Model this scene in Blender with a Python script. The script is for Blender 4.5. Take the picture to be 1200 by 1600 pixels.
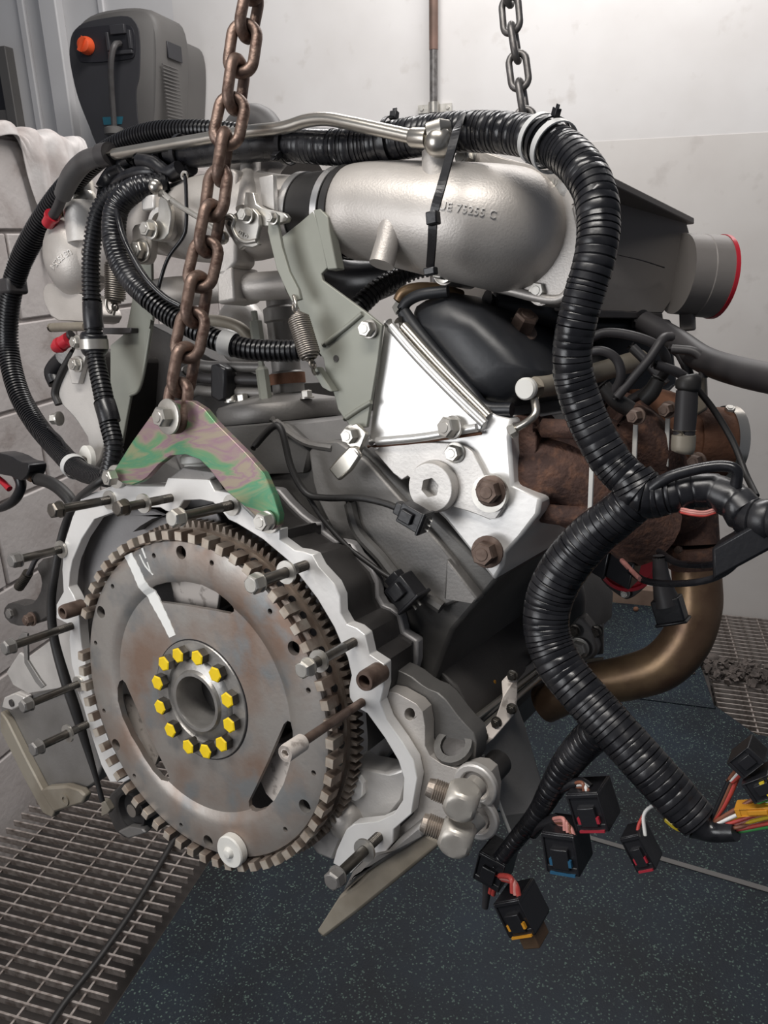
import bpy, bmesh, math, random
import numpy as np
from mathutils import Vector, Matrix
from mathutils.geometry import tessellate_polygon
for o in list(bpy.data.objects): bpy.data.objects.remove(o)
SC = bpy.context.scene
COL = SC.collection
rnd = random.Random(7)
PI = math.pi

# ------------------------------------------------------------------ camera
F = 1200.0
CAMH = 1.5
UPC = -np.array([80, 3390, 1200.]); UPC /= np.linalg.norm(UPC)       # world up seen in camera axes (x right, y down, z forward)
FWC = np.array([0, 0, 1.]) - UPC[2]*UPC; FWC /= np.linalg.norm(FWC)
RTC = np.cross(FWC, UPC)
MC = np.array([RTC, FWC, UPC])                                        # camera axes -> world
cam = bpy.data.objects.new('camera', bpy.data.cameras.new('camera'))
COL.objects.link(cam)
cam.data.sensor_fit = 'VERTICAL'; cam.data.sensor_height = 36; cam.data.lens = 27
cam.data.clip_start = 0.02
cx, cy, cz = MC[:, 0], -MC[:, 1], -MC[:, 2]
cam.matrix_world = Matrix(((cx[0], cy[0], cz[0], 0), (cx[1], cy[1], cz[1], 0), (cx[2], cy[2], cz[2], CAMH), (0, 0, 0, 1)))
SC.camera = cam

# ------------------------------------------------------------------ light
SC.view_settings.view_transform = 'Standard'; SC.view_settings.look = 'None'
SC.view_settings.exposure = 0.0; SC.view_settings.gamma = 1.0
SC.view_settings.use_curve_mapping = False
W = bpy.data.worlds.new('workshop_air'); SC.world = W; W.use_nodes = True
W.node_tree.nodes['Background'].inputs[0].default_value = (0.80, 0.86, 1.0, 1)
W.node_tree.nodes['Background'].inputs[1].default_value = 0.12
def area(name, loc, target, sx, sy, power, col):
    l = bpy.data.lights.new(name, 'AREA'); l.shape = 'RECTANGLE'; l.size = sx; l.size_y = sy; l.energy = power; l.color = col
    o = bpy.data.objects.new(name, l); COL.objects.link(o)
    d = Vector(target) - Vector(loc)
    o.matrix_world = Matrix.Translation(loc) @ d.to_track_quat('-Z', 'Y').to_matrix().to_4x4()
    return o
area('assumed_ceiling_tube_rear', (0.5, 2.3, 3.3), (0.5, 2.7, 0), 2.2, 0.3, 58, (1.0, 0.97, 0.95))  # assumed lamp, out of view above; lights the back wall from the top down
area('assumed_ceiling_tube_front', (-0.5, 0.0, 3.0), (-0.1, 0.75, 1.1), 1.5, 0.3, 34, (1.0, 0.96, 0.91))  # assumed second lamp, unseen overhead on the camera side
area('assumed_daylight_left', (-1.38, -0.12, 1.5), (0.0, 0.7, 1.25), 0.9, 0.8, 12.5, (0.97, 0.98, 1.0))  # assumed unseen source at left, no doorway built; puts the highlight on the end cover

# ------------------------------------------------------------------ frames
NC = np.array([math.sin(-0.57289148)*math.cos(0.16939456), math.sin(0.16939456), -math.cos(-0.57289148)*math.cos(0.16939456)])
CC = np.array([-1.23189145, 1.23885733, 5.01742223])*0.15             # flywheel centre in camera axes
RC = np.cross(NC, [0, -1, 0.]); RC /= np.linalg.norm(RC)
if RC[0] < 0: RC = -RC
UC = np.cross(RC, NC)
if UC[1] > 0: UC = -UC
ME = MC @ np.stack([RC, -NC, UC], 1)                                  # engine axes (x across, y along crank, z up) -> world
OE = MC @ CC + np.array([0, 0, CAMH])
M_ENGINE = Matrix(((*ME[0], OE[0]), (*ME[1], OE[1]), (*ME[2], OE[2]), (0, 0, 0, 1)))
def ray(x, y): return np.array([(x-600)/F, (y-800)/F, 1.0])
def hit(x, y, p0, nn):                                                # survey point: sight line with a plane of the engine
    p0 = np.array(p0, float); nn = np.array(nn, float)
    N = nn[0]*RC - nn[1]*NC + nn[2]*UC; P0 = CC + p0[0]*RC - p0[1]*NC + p0[2]*UC
    d = ray(x, y); X = d*((P0@N)/(d@N)) - CC
    return np.array([X@RC, -(X@NC), X@UC])
def P(x, y, ey=0.0): return hit(x, y, (0, ey, 0), (0, 1, 0))
def depth(p): return float((CC + p[0]*RC - p[1]*NC + p[2]*UC)[2])
def pix(p):
    X = CC + p[0]*RC - p[1]*NC + p[2]*UC
    return np.array([600+F*X[0]/X[2], 800+F*X[1]/X[2]])
def mm(p, px): return px*depth(p)/F                                   # size of px pixels at p
def E2W(p): return ME @ np.array(p) + OE
def wray(x, y): return MC @ ray(x, y)
O3 = np.array([0, 0, CAMH])
def FL(x, y, h=0.0):
    d = wray(x, y); return O3 + d*((h-CAMH)/d[2])
def WP(x, y, p0, n):
    d = wray(x, y); return O3 + d*(((np.array(p0)-O3)@np.array(n))/(d@np.array(n)))
A_R = math.radians(73.5)
RY = np.array([math.cos(A_R), math.sin(A_R), 0.]); RX = np.array([math.sin(A_R), -math.cos(A_R), 0.]); RZ = np.array([0, 0, 1.])

# ------------------------------------------------------------------ materials
MATS = {}
def mat(name, col, rough=0.5, metal=0.0, col2=None, scale=20, amt=1.0, lo=0.4, hi=0.65, bump=0.0, bscale=80, detail=6, col3=None, scale3=8, lo3=0.5, hi3=0.62,
        coat=0.0, rough2=None, spec=0.5, stretch=None):
    m = bpy.data.materials.new(name); m.use_nodes = True
    nt = m.node_tree; b = nt.nodes['Principled BSDF']
    b.inputs['Roughness'].default_value = rough; b.inputs['Metallic'].default_value = metal
    b.inputs['Base Color'].default_value = (*col, 1); b.inputs['Specular IOR Level'].default_value = spec
    if coat: b.inputs['Coat Weight'].default_value = coat; b.inputs['Coat Roughness'].default_value = 0.15
    tc = nt.nodes.new('ShaderNodeTexCoord'); src = tc.outputs['Object']
    if stretch:
        mp = nt.nodes.new('ShaderNodeMapping'); mp.inputs['Scale'].default_value = stretch
        nt.links.new(src, mp.inputs['Vector']); src = mp.outputs['Vector']
    def noise(s, d=detail):
        n = nt.nodes.new('ShaderNodeTexNoise'); n.inputs['Scale'].default_value = s; n.inputs['Detail'].default_value = d
        nt.links.new(src, n.inputs['Vector']); return n
    def ramp(n, a, c):
        r = nt.nodes.new('ShaderNodeMapRange'); r.inputs['From Min'].default_value = a; r.inputs['From Max'].default_value = c
        nt.links.new(n.outputs[0], r.inputs['Value']); return r
    cur = None
    if col2:
        mx = nt.nodes.new('ShaderNodeMix'); mx.data_type = 'RGBA'
        r = ramp(noise(scale), lo, hi)
        r.inputs['To Max'].default_value = amt
        nt.links.new(r.outputs[0], mx.inputs['Factor'])
        mx.inputs['A'].default_value = (*col, 1); mx.inputs['B'].default_value = (*col2, 1); cur = mx.outputs['Result']
        if rough2 is not None:
            mr = nt.nodes.new('ShaderNodeMapRange'); mr.inputs['To Min'].default_value = rough; mr.inputs['To Max'].default_value = rough2
            nt.links.new(r.outputs[0], mr.inputs['Value']); nt.links.new(mr.outputs[0], b.inputs['Roughness'])
    if col3:
        mx3 = nt.nodes.new('ShaderNodeMix'); mx3.data_type = 'RGBA'
        r3 = ramp(noise(scale3), lo3, hi3)
        nt.links.new(r3.outputs[0], mx3.inputs['Factor'])
        if cur: nt.links.new(cur, mx3.inputs['A'])
        else: mx3.inputs['A'].default_value = (*col, 1)
        mx3.inputs['B'].default_value = (*col3, 1); cur = mx3.outputs['Result']
    if cur: nt.links.new(cur, b.inputs['Base Color'])
    if bump:
        bp = nt.nodes.new('ShaderNodeBump'); bp.inputs['Strength'].default_value = bump; bp.inputs['Distance'].default_value = 0.002
        nt.links.new(noise(bscale, 4).outputs[0], bp.inputs['Height']); nt.links.new(bp.outputs['Normal'], b.inputs['Normal'])
    MATS[name] = m; return m
mat('cast_alu', (.60, .565, .53), .46, .5, (.43, .40, .37), 14, .7, bump=.12, bscale=520)
mat('cast_alu_light', (.68, .655, .625), .42, .45, (.48, .46, .44), 18, .6, bump=.10, bscale=400)
mat('machined_alu', (.86, .85, .83), .34, .3, (.70, .68, .66), 9, .6, bump=.06, bscale=200)
mat('bright_cover', (.74, .73, .71), .36, .75, (.62, .61, .59), 10, .5, bump=.12, bscale=60)
mat('dull_alu', (.27, .26, .25), .5, .5, (.16, .15, .14), 10, .7, bump=.12, bscale=350)
mat('housing_grey', (.36, .35, .35), .5, .4, (.22, .21, .21), 12, .6, bump=.12, bscale=350)
mat('block_dark', (.075, .070, .067), .48, .3, (.026, .024, .024), 9, .8, bump=.12, bscale=280)
mat('block_grey', (.15, .145, .138), .5, .4, (.07, .066, .063), 8, .7, bump=.12, bscale=300)
mat('flywheel_steel', (.37, .345, .32), .42, .6, (.24, .15, .105), 9, .85, .45, .62, bump=.08, bscale=220, col3=(.25, .255, .255), scale3=22, lo3=.50, hi3=.64, detail=12, rough2=.55)
mat('hub_steel', (.40, .385, .365), .38, .7, (.25, .235, .22), 30, .8, bump=.15, bscale=200)
mat('ring_rust', (.30, .245, .205), .45, .6, (.15, .105, .08), 25, .9, col3=(.42, .38, .33), scale3=40, lo3=.5, hi3=.7, bump=.2)
mat('ring_face', (.62, .56, .48), .4, .5, (.38, .29, .22), 60, .7)
mat('gear_steel', (.38, .33, .285), .40, .7, (.16, .12, .095), 40, .8, bump=.15)
mat('rust', (.115, .062, .047), .8, .2, (.05, .028, .024), 40, .9, bump=.7, bscale=260, col3=(.17, .085, .055), scale3=120, lo3=.5, hi3=.7)
mat('rust_orange', (.20, .09, .05), .75, .2, (.09, .045, .03), 18, .9, bump=.5, bscale=200)
mat('chain_rust', (.215, .145, .115), .45, .6, (.26, .19, .155), 35, .8, bump=.3, bscale=220, col3=(.09, .05, .038), scale3=60)
mat('chain_grey', (.23, .22, .215), .45, .7, (.12, .11, .105), 60, .8, bump=.2)
mat('bronze_pipe', (.20, .128, .078), .38, .6, (.11, .062, .04), 16, .9, bump=.12, bscale=140, col3=(.30, .20, .11), scale3=10)
mat('black_plastic', (.012, .012, .014), .32, 0, bump=.08, bscale=200)
mat('black_tape', (.010, .010, .012), .24, 0, (.02, .02, .023), 60, .8, bump=.12, bscale=140, rough2=.42)
mat('black_rubber', (.016, .015, .015), .5, 0, (.028, .026, .025), 40, .6)
mat('black_paint', (.012, .013, .016), .36, 0, (.026, .027, .03), 10, .6, bump=.08, bscale=120, rough2=.6)
mat('grey_hose', (.075, .072, .072), .5, 0, (.05, .045, .045), 30, .8)
mat('dark_hose', (.030, .028, .03), .5, 0, (.05, .045, .045), 20, .7)
mat('airbox', (.19, .175, .165), .5, .1, (.155, .142, .133), 8, .6, bump=.08, bscale=160)
mat('zinc', (.58, .56, .52), .36, .8, (.40, .38, .34), 70, .6)
mat('bolt_dark', (.085, .08, .072), .36, .75, (.17, .15, .13), 50, .7, bump=.15)
mat('bolt_rust', (.10, .066, .052), .55, .5, (.22, .16, .13), 70, .8, bump=.3)
mat('olive_plate', (.30, .305, .265), .55, .35, (.22, .225, .19), 7, .7, bump=.06)
mat('nickel', (.58, .55, .50), .28, .9, (.42, .39, .34), 20, .6)
mat('chrome', (.80, .79, .78), .28, .85)
mat('yellow_paint', (.92, .66, .012), .45, 0, (.80, .52, .01), 60, .6)
mat('white_mark', (.86, .86, .83), .6, 0)
mat('white_plastic', (.74, .73, .69), .45, 0, (.62, .6, .55), 40, .5)
mat('white_tape', (.58, .58, .57), .5, 0)
mat('red_plastic', (.45, .016, .03), .3, 0, spec=.6)
mat('red_wire', (.45, .06, .05), .4); mat('pink_wire', (.55, .24, .21), .4); mat('brown_wire', (.22, .085, .05), .4)
mat('green_wire', (.07, .36, .09), .4); mat('yellow_wire', (.62, .47, .03), .4); mat('white_wire', (.78, .77, .74), .4); mat('orange_wire', (.55, .25, .02), .4); mat('key_red', (.32, .02, .035), .4); mat('key_blue', (.02, .09, .17), .4); mat('plug_steel', (.56, .53, .48), .42, .5, (.40, .37, .335), 40, .7)
mat('blue_plastic', (.02, .13, .30), .4); mat('teal_label', (.02, .12, .17), .5)
mat('wall_paint', (.66, .645, .635), .6, 0, (.60, .58, .565), 3, .8, bump=.45, bscale=9, col3=(.56, .535, .515), scale3=13, lo3=.62, hi3=.76)
mat('wall_low', (.60, .575, .55), .65, 0, (.55, .52, .495), 3.5, .8, bump=.45, bscale=9, col3=(.50, .47, .445), scale3=13, lo3=.60, hi3=.76)
mat('panel_paint', (.62, .615, .62), .5, 0, (.56, .55, .55), 4, .6)
mat('block_paint', (.50, .465, .45), .7, 0, (.40, .36, .345), 7, .8, bump=.7, bscale=60, col3=(.27, .225, .205), scale3=11, lo3=.60, hi3=.78)
mat('mortar', (.42, .385, .37), .8, 0, (.28, .24, .225), 20, .8)
mat('plinth', (.15, .10, .075), .7, 0, (.28, .2, .15), 6, .8)
mat('concrete_dark', (.055, .048, .045), .85, 0, (.02, .018, .017), 6, .9, bump=.6, bscale=40)
mat('grate_steel', (.50, .45, .42), .5, .6, (.18, .145, .125), 50, .8, bump=.3, bscale=200)
mat('cloth', (.62, .59, .575), .9, 0, (.34, .28, .26), 8, .85, .44, .66, bump=.3, bscale=150)
mat('cabinet_grey', (.115, .110, .105), .55, .0, (.095, .09, .087), 6, .6, bump=.05)
mat('cabinet_dark', (.040, .040, .045), .5, .0, (.034, .033, .036), 6, .6)
mat('cabinet_black', (.022, .022, .027), .45)
mat('orange_knob', (.75, .10, .03), .4)
mat('copper_pipe', (.20, .125, .10), .5, .4, (.11, .075, .06), 9, .8)
mat('rubble', (.12, .10, .09), .9, 0, (.06, .05, .045), 30, .9, bump=.6)
mat('light_plate', (.66, .60, .55), .6, .1, (.30, .26, .23), 90, .8, .56, .64)
mat('spring_steel', (.30, .27, .24), .4, .8)
mat('tan_hose', (.30, .27, .22), .5, .2, (.2, .17, .13), 20, .8)
# rainbow passivated zinc of the lifting bracket
def bracket_mat():
    m = bpy.data.materials.new('rainbow_zinc'); m.use_nodes = True; nt = m.node_tree; b = nt.nodes['Principled BSDF']
    b.inputs['Metallic'].default_value = .6; b.inputs['Roughness'].default_value = .42
    tc = nt.nodes.new('ShaderNodeTexCoord'); mp = nt.nodes.new('ShaderNodeMapping')
    mp.inputs['Rotation'].default_value = (0, .5, 0); mp.inputs['Scale'].default_value = (9, 9, 26)
    n = nt.nodes.new('ShaderNodeTexNoise'); n.inputs['Scale'].default_value = 1.4; n.inputs['Detail'].default_value = 5; n.inputs['Distortion'].default_value = 1.2
    r = nt.nodes.new('ShaderNodeValToRGB'); e = r.color_ramp.elements
    e[0].position = .30; e[0].color = (.31, .255, .19, 1); e[1].position = .74; e[1].color = (.30, .28, .18, 1)
    for p, c in ((.40, (.30, .25, .19)), (.455, (.27, .165, .20)), (.495, (.29, .24, .19)), (.555, (.15, .27, .14)), (.61, (.09, .26, .15)), (.67, (.25, .28, .16))):
        q = e.new(p); q.color = (*c, 1)
    nt.links.new(tc.outputs['Object'], mp.inputs[0]); nt.links.new(mp.outputs[0], n.inputs[0]); nt.links.new(n.outputs[0], r.inputs[0]); nt.links.new(r.outputs[0], b.inputs['Base Color'])
    MATS['rainbow_zinc'] = m
bracket_mat()
def mat_mat():
    m = bpy.data.materials.new('speckled_rubber'); m.use_nodes = True; nt = m.node_tree; b = nt.nodes['Principled BSDF']
    b.inputs['Roughness'].default_value = .6; b.inputs['Specular IOR Level'].default_value = .3
    tc = nt.nodes.new('ShaderNodeTexCoord')
    v = nt.nodes.new('ShaderNodeTexVoronoi'); v.inputs['Scale'].default_value = 330
    g = nt.nodes.new('ShaderNodeMapRange'); g.inputs['From Min'].default_value = .90; g.inputs['From Max'].default_value = .97
    sp = nt.nodes.new('ShaderNodeSeparateColor')
    mx = nt.nodes.new('ShaderNodeMix'); mx.data_type = 'RGBA'; mx.inputs['B'].default_value = (.085, .13, .11, 1)
    n = nt.nodes.new('ShaderNodeTexNoise'); n.inputs['Scale'].default_value = 3; n.inputs['Detail'].default_value = 9
    r = nt.nodes.new('ShaderNodeValToRGB'); r.color_ramp.elements[0].position = .35; r.color_ramp.elements[0].color = (.004, .006, .009, 1)
    r.color_ramp.elements[1].position = .72; r.color_ramp.elements[1].color = (.013, .023, .036, 1)
    nt.links.new(tc.outputs['Object'], v.inputs['Vector']); nt.links.new(tc.outputs['Object'], n.inputs['Vector'])
    nt.links.new(v.outputs['Color'], sp.inputs[0]); nt.links.new(sp.outputs[0], g.inputs['Value'])
    nt.links.new(g.outputs[0], mx.inputs['Factor']); nt.links.new(n.outputs[0], r.inputs[0]); nt.links.new(r.outputs[0], mx.inputs['A'])
    nt.links.new(mx.outputs['Result'], b.inputs['Base Color'])
    bp = nt.nodes.new('ShaderNodeBump'); bp.inputs['Strength'].default_value = .4; bp.inputs['Distance'].default_value = .002
    n2 = nt.nodes.new('ShaderNodeTexNoise'); n2.inputs['Scale'].default_value = 260
    nt.links.new(tc.outputs['Object'], n2.inputs['Vector']); nt.links.new(n2.outputs[0], bp.inputs['Height']); nt.links.new(bp.outputs['Normal'], b.inputs['Normal'])
    MATS['speckled_rubber'] = m
mat_mat()

# ------------------------------------------------------------------ mesh helpers
def unit(v): v = np.array(v, float); return v/np.linalg.norm(v)
def basis(d):
    d = unit(d); a = np.array([0, 0, 1.]) if abs(d[2]) < .9 else np.array([1., 0, 0])
    s = unit(np.cross(d, a)); return s, np.cross(s, d), d
def spline(pts, n=8):
    pts = [np.array(p, float) for p in pts]
    if len(pts) < 3: 
        return [pts[0]+(pts[1]-pts[0])*k/n for k in range(n+1)]
    q = [2*pts[0]-pts[1]] + pts + [2*pts[-1]-pts[-2]]; out = []
    for i in range(1, len(q)-2):
        a, b, c, d = q[i-1:i+3]
        for k in range(n):
            t = k/n
            out.append(.5*((2*b)+(c-a)*t+(2*a-5*b+4*c-d)*t*t+(3*b-a-3*c+d)*t**3))
    out.append(pts[-1]); return out
class MB:
    def __init__(s): s.v = []; s.f = []
    def add(s, v, f):
        o = len(s.v); s.v += [tuple(map(float, p)) for p in v]; s.f += [tuple(i+o for i in q) for q in f]; return s
    def merge(s, m): return s.add(m.v, m.f)
    def prism(s, front, vec, holes=()):
        loops = [[Vector(p) for p in front]] + [[Vector(p) for p in h] for h in holes]
        tri = tessellate_polygon(loops); allp = [p for l in loops for p in l]; n = len(allp)
        vec = Vector(vec); back = [p+vec for p in allp]; f = []
        if tri:
            a, b, c = [allp[i] for i in tri[0]]
        for t in tri:
            a, b, c = [allp[i] for i in t]; nn = (b-a).cross(c-a)
            t = tuple(t) if nn.dot(vec) < 0 else tuple(reversed(t))
            f.append(t); f.append(tuple(i+n for i in reversed(t)))
        k = 0
        for l in loops:
            m = len(l)
            for i in range(m): f.append((k+i, k+(i+1) % m, n+k+(i+1) % m, n+k+i))
            k += m
        return s.add(allp+back, f)
    def loft(s, rings, closed=True, caps=True):
        n = len(rings[0]); v = [p for r in rings for p in r]; f = []
        for i in range(len(rings)-1):
            for j in range(n if closed else n-1):
                f.append((i*n+j, i*n+(j+1) % n, (i+1)*n+(j+1) % n, (i+1)*n+j))
        if caps: f.append(tuple(reversed(range(n)))); f.append(tuple((len(rings)-1)*n+j for j in range(n)))
        return s.add(v, f)
    def tube(s, pts, r, n=12, sp=8, caps=True, raw=False):
        """r: number or list of radii per control point"""
        P0 = [np.array(p, float) for p in pts]
        if raw: c = P0; rr = r if hasattr(r, '__len__') else [r]*len(c)
        else:
            if hasattr(r, '__len__'):
                q = spline([np.append(p, x) for p, x in zip(P0, r)], sp); c = [x[:3] for x in q]; rr = [x[3] for x in q]
            else: c = spline(P0, sp); rr = [r]*len(c)
        rings = []; prev = None
        for i in range(len(c)):
            t = unit(c[min(i+1, len(c)-1)]-c[max(i-1, 0)])
            if prev is None: a, b, _ = basis(t)
            else:
                a = unit(prev - t*(prev@t)); b = np.cross(t, a)
            prev = a
            rings.append([c[i]+rr[i]*(math.cos(2*PI*k/n)*a+math.sin(2*PI*k/n)*b) for k in range(n)])
        return s.loft(rings, caps=caps)
    def corr(s, pts, r, pitch, dep=.14, n=16, sharp=True, jitter=0.0, sp=40):
        """corrugated conduit: r per control point"""
        P0 = [np.array(p, float) for p in pts]
        rr = r if hasattr(r, '__len__') else [r]*len(P0)
        q = spline([np.append(p, x) for p, x in zip(P0, rr)], sp)
        c = np.array([x[:3] for x in q]); ra = np.array([x[3] for x in q])
        L = np.concatenate([[0], np.cumsum(np.linalg.norm(np.diff(c, axis=0), axis=1))])
        S = []; R = []; x = 0.0
        while x < L[-1]:
            pj = pitch*(1+jitter*rnd.uniform(-1, 1)); dj = dep*(1+2.0*jitter*rnd.uniform(-1, 1))
            if sharp is None: e_ = dj*rnd.uniform(0, .4); seg = ((0, 1-dj*.35), (.1, 1-e_), (.8, 1-e_*.3), (.92, 1-dj))
            elif sharp: seg = ((0, 1), (.45, 1), (.55, 1-dj), (.95, 1-dj))
            elif sharp == 0: seg = ((0, 1-dj), (.12, 1-dj*.3), (.5, 1), (.85, 1-dj*.25))
            for a, b in seg: S.append(x+a*pj); R.append(b)
            x += pj
        S = np.minimum(np.array(S), L[-1])
        cc = np.stack([np.interp(S, L, c[:, k]) for k in range(3)], 1); rq = np.interp(S, L, ra)*np.array(R)
        # tangents from a smooth curve, so ridges stay upright
        T = np.gradient(c, axis=0); T /= np.linalg.norm(T, axis=1)[:, None]
        tt = np.stack([np.interp(S, L, T[:, k]) for k in range(3)], 1)
        rings = []; prev = None
        for i in range(len(cc)):
            t = unit(tt[i])
            if prev is None: a, b, _ = basis(t)
            else: a = unit(prev-t*(prev@t)); b = np.cross(t, a)
            prev = a
            rings.append([cc[i]+rq[i]*(math.cos(2*PI*k/n)*a+math.sin(2*PI*k/n)*b) for k in range(n)])
        return s.loft(rings)
    def lathe(s, prof, o, d, n=24, rot=0.0, caps=True):
        """prof: (radius, height along d)"""
        a, b, d = basis(d); o = np.array(o, float)
        rings = [[o+d*h+max(r, 1e-5)*(math.cos(2*PI*k/n+rot)*a+math.sin(2*PI*k/n+rot)*b) for k in range(n)] for r, h in prof]
        return s.loft(rings, caps=caps)
    def ringlathe(s, prof, o, d, n=48):
        """closed profile revolved"""
        a, b, d = basis(d); o = np.array(o, float); m = len(prof)
        v = [o+d*h+r*(math.cos(2*PI*k/n)*a+math.sin(2*PI*k/n)*b) for k in range(n) for r, h in prof]
        f = [(k*m+j, k*m+(j+1) % m, ((k+1) % n)*m+(j+1) % m, ((k+1) % n)*m+j) for k in range(n) for j in range(m)]
        return s.add(v, f)
    def box(s, c, ax, ay, az, sx, sy, sz):
        c = np.array(c, float); ax, ay, az = map(lambda q: np.array(q, float), (ax, ay, az))
        v = [c+ax*sx*i/2+ay*sy*j/2+az*sz*k/2 for i in (-1, 1) for j in (-1, 1) for k in (-1, 1)]
        return s.add(v, [(0, 1, 3, 2), (4, 6, 7, 5), (0, 4, 5, 1), (2, 3, 7, 6), (0, 2, 6, 4), (1, 5, 7, 3)])
    def ball(s, c, r, n=16, m=10, scale=(1, 1, 1)):
        c = np.array(c, float); rings = []
        for i in range(m+1):
            a = PI*min(max(i, .03), m-.03)/m
            rings.append([c+r*np.array([math.sin(a)*math.cos(2*PI*k/n)*scale[0], math.sin(a)*math.sin(2*PI*k/n)*scale[1], math.cos(a)*scale[2]]) for k in range(n)])
        return s.loft(rings)
    def hexa(s, o, d, r, h, rot=0.0, ch=.12):
        """hexagon head: starts at o, grows along d"""
        return s.lathe([(r, 0), (r, h*(1-ch*1.2)), (r*(1-ch), h)], o, d, 6, rot)

ROOT = {}
def build(name, mb, material, parent=None, smooth=35, bevel=0, offset=None, label=None):
    me = bpy.data.meshes.new(name)
    off = np.array(offset if offset is not None else (ROOT.get(parent.name, (0, 0, 0)) if parent else (0, 0, 0)))
    me.from_pydata([tuple(np.array(p)-off) for p in mb.v], [], mb.f)
    me.materials.append(MATS[material] if isinstance(material, str) else material)
    bm = bmesh.new(); bm.from_mesh(me); bmesh.ops.recalc_face_normals(bm, faces=bm.faces); bm.to_mesh(me); bm.free()
    if smooth:
        me.polygons.foreach_set('use_smooth', [True]*len(me.polygons)); me.set_sharp_from_angle(angle=math.radians(smooth))
    o = bpy.data.objects.new(name, me); COL.objects.link(o)
    if parent: o.parent = parent; ROOT[o.name] = tuple(off)
    if bevel:
        b = o.modifiers.new('bevel', 'BEVEL'); b.width = bevel; b.segments = 2; b.limit_method = 'ANGLE'; b.angle_limit = math.radians(40)
    if label: o['label'] = label
    return o
def thing(name, label, cat, base, frame='E', group=None):
    """Empty at the base; parts are given in engine ('E') or world ('W') coordinates"""
    o = bpy.data.objects.new(name, None); COL.objects.link(o); o.empty_display_size = .02
    base = np.array(base, float)
    o.matrix_world = (M_ENGINE @ Matrix.Translation(base)) if frame == 'E' else Matrix.Translation(base)
    ROOT[o.name] = tuple(base); o['label'] = label; o['category'] = cat
    if group: o['group'] = group
    return o
def single(name, mb, material, label, cat, base, frame='E', group=None, **kw):
    base = np.array(base, float)
    o = build(name, mb, material, None, offset=base, **kw)
    o.matrix_world = (M_ENGINE @ Matrix.Translation(base)) if frame == 'E' else Matrix.Translation(base)
    o['label'] = label; o['category'] = cat
    if group: o['group'] = group
    ROOT[o.name] = tuple(base)
    return o
def struct(name, mb, material, **kw):
    o = build(name, mb, material, None, **kw); o['kind'] = 'structure'; return o
def PP(pts, y): return [P(a, b, y) for a, b in pts]
def P3(pts): return [P(*q) for q in pts]
def rpx(pts, r):                                                        # px radii -> metres at each point
    r = r if hasattr(r, '__len__') else [r]*len(pts)
    return [mm(P(*q), x) for q, x in zip(pts, r)]
YE = np.array([0, 1., 0])
def arcpts(c, r, a0, a1, n, y): return [np.array([c[0]+r*math.cos(math.radians(a0+(a1-a0)*k/n)), y, c[1]+r*math.sin(math.radians(a0+(a1-a0)*k/n))]) for k in range(n+1)]
def circ(c, r, n=20): return [np.array([c[0]+r*math.cos(2*PI*k/n), c[1], c[2]+r*math.sin(2*PI*k/n)]) for k in range(n)]
def rounded(pts, k=2, t=.25):                                          # corner cutting of a closed outline
    pts = [np.array(p, float) for p in pts]
    for _ in range(k):
        q = []
        for i in range(len(pts)):
            a, b = pts[i], pts[(i+1) % len(pts)]; q += [a+(b-a)*t, b+(a-b)*t]
        pts = q
    return pts
def put_bolt(parent, p, d, r, h, m='zinc', washer=True, name='bolt', wr=1.25, rot=.3, lab=None):
    mb = MB(); d = unit(d); p = np.array(p, float)
    if washer: mb.lathe([(r*wr, -.0005), (r*wr, h*.18), (r*wr*.9, h*.22)], p, d, 24)
    mb.hexa(p+d*h*.2, d, r, h, rot)
    mb.lathe([(r*.55, 0), (r*.5, h*.06)], p+d*h*1.2, d, 12)
    return build(name, mb, m, parent, smooth=28, label=lab)

# ================================================================== THE SETTING
PB = FL(916, 930); VB = PB@RY                                          # back wall distance along RY
P0L = FL(0, 1288); UL = P0L@RX                                         # left wall, inner face at u = UL
def R(u, v, z): return RX*u + RY*v + RZ*z
def rbox(mb, u0, u1, v0, v1, z0, z1): return mb.box(R((u0+u1)/2, (v0+v1)/2, (z0+z1)/2), RX, RY, RZ, u1-u0, v1-v0, z1-z0)
def BW(x, y, off=0.0): return WP(x, y, RY*(VB-off), RY)               # point on (or off) the back wall
# floor: dark pit bed under the grates, raised slab under the mats
fe = FL(165, 1600); UM = fe@RX                                         # mat left edge
gr = FL(1118, 1105); UG = gr@RX; VG = gr@RY
mb = MB(); rbox(mb, UL-.25, UM-.012, -1.2, VB+.2, -.22, -.14); rbox(mb, UG+.0, 3.2, -1.2, VB+.2, -.22, -.14)
rbox(mb, UM-.012, UG, -1.2, VB+.2, -.22, -.012)
struct('floor', mb, 'concrete_dark')
mb = MB(); rbox(mb, UL-.25, 3.4, VB, VB+.15, -.2, 3.4)
wb = struct('wall_back', mb, 'wall_paint')
mb = MB(); zc = BW(1100, 212)[2]
rbox(mb, UL+.002, 3.4, VB-.0015, VB+.01, -.2, zc); build('render_coat', mb, 'wall_low', wb)
mb = MB(); rbox(mb, -.2, FL(1030, 940)@RX, VB-.05, VB-.001, -.02, .075); build('skirting', mb, 'plinth', wb, bevel=.004)
# back wall continues left beyond the low block wall
mb = MB(); rbox(mb, UL-4.5, UL-.25, VB, VB+.15, -.2, 3.4)
build('wall_panel', mb, 'panel_paint', wb)
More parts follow.
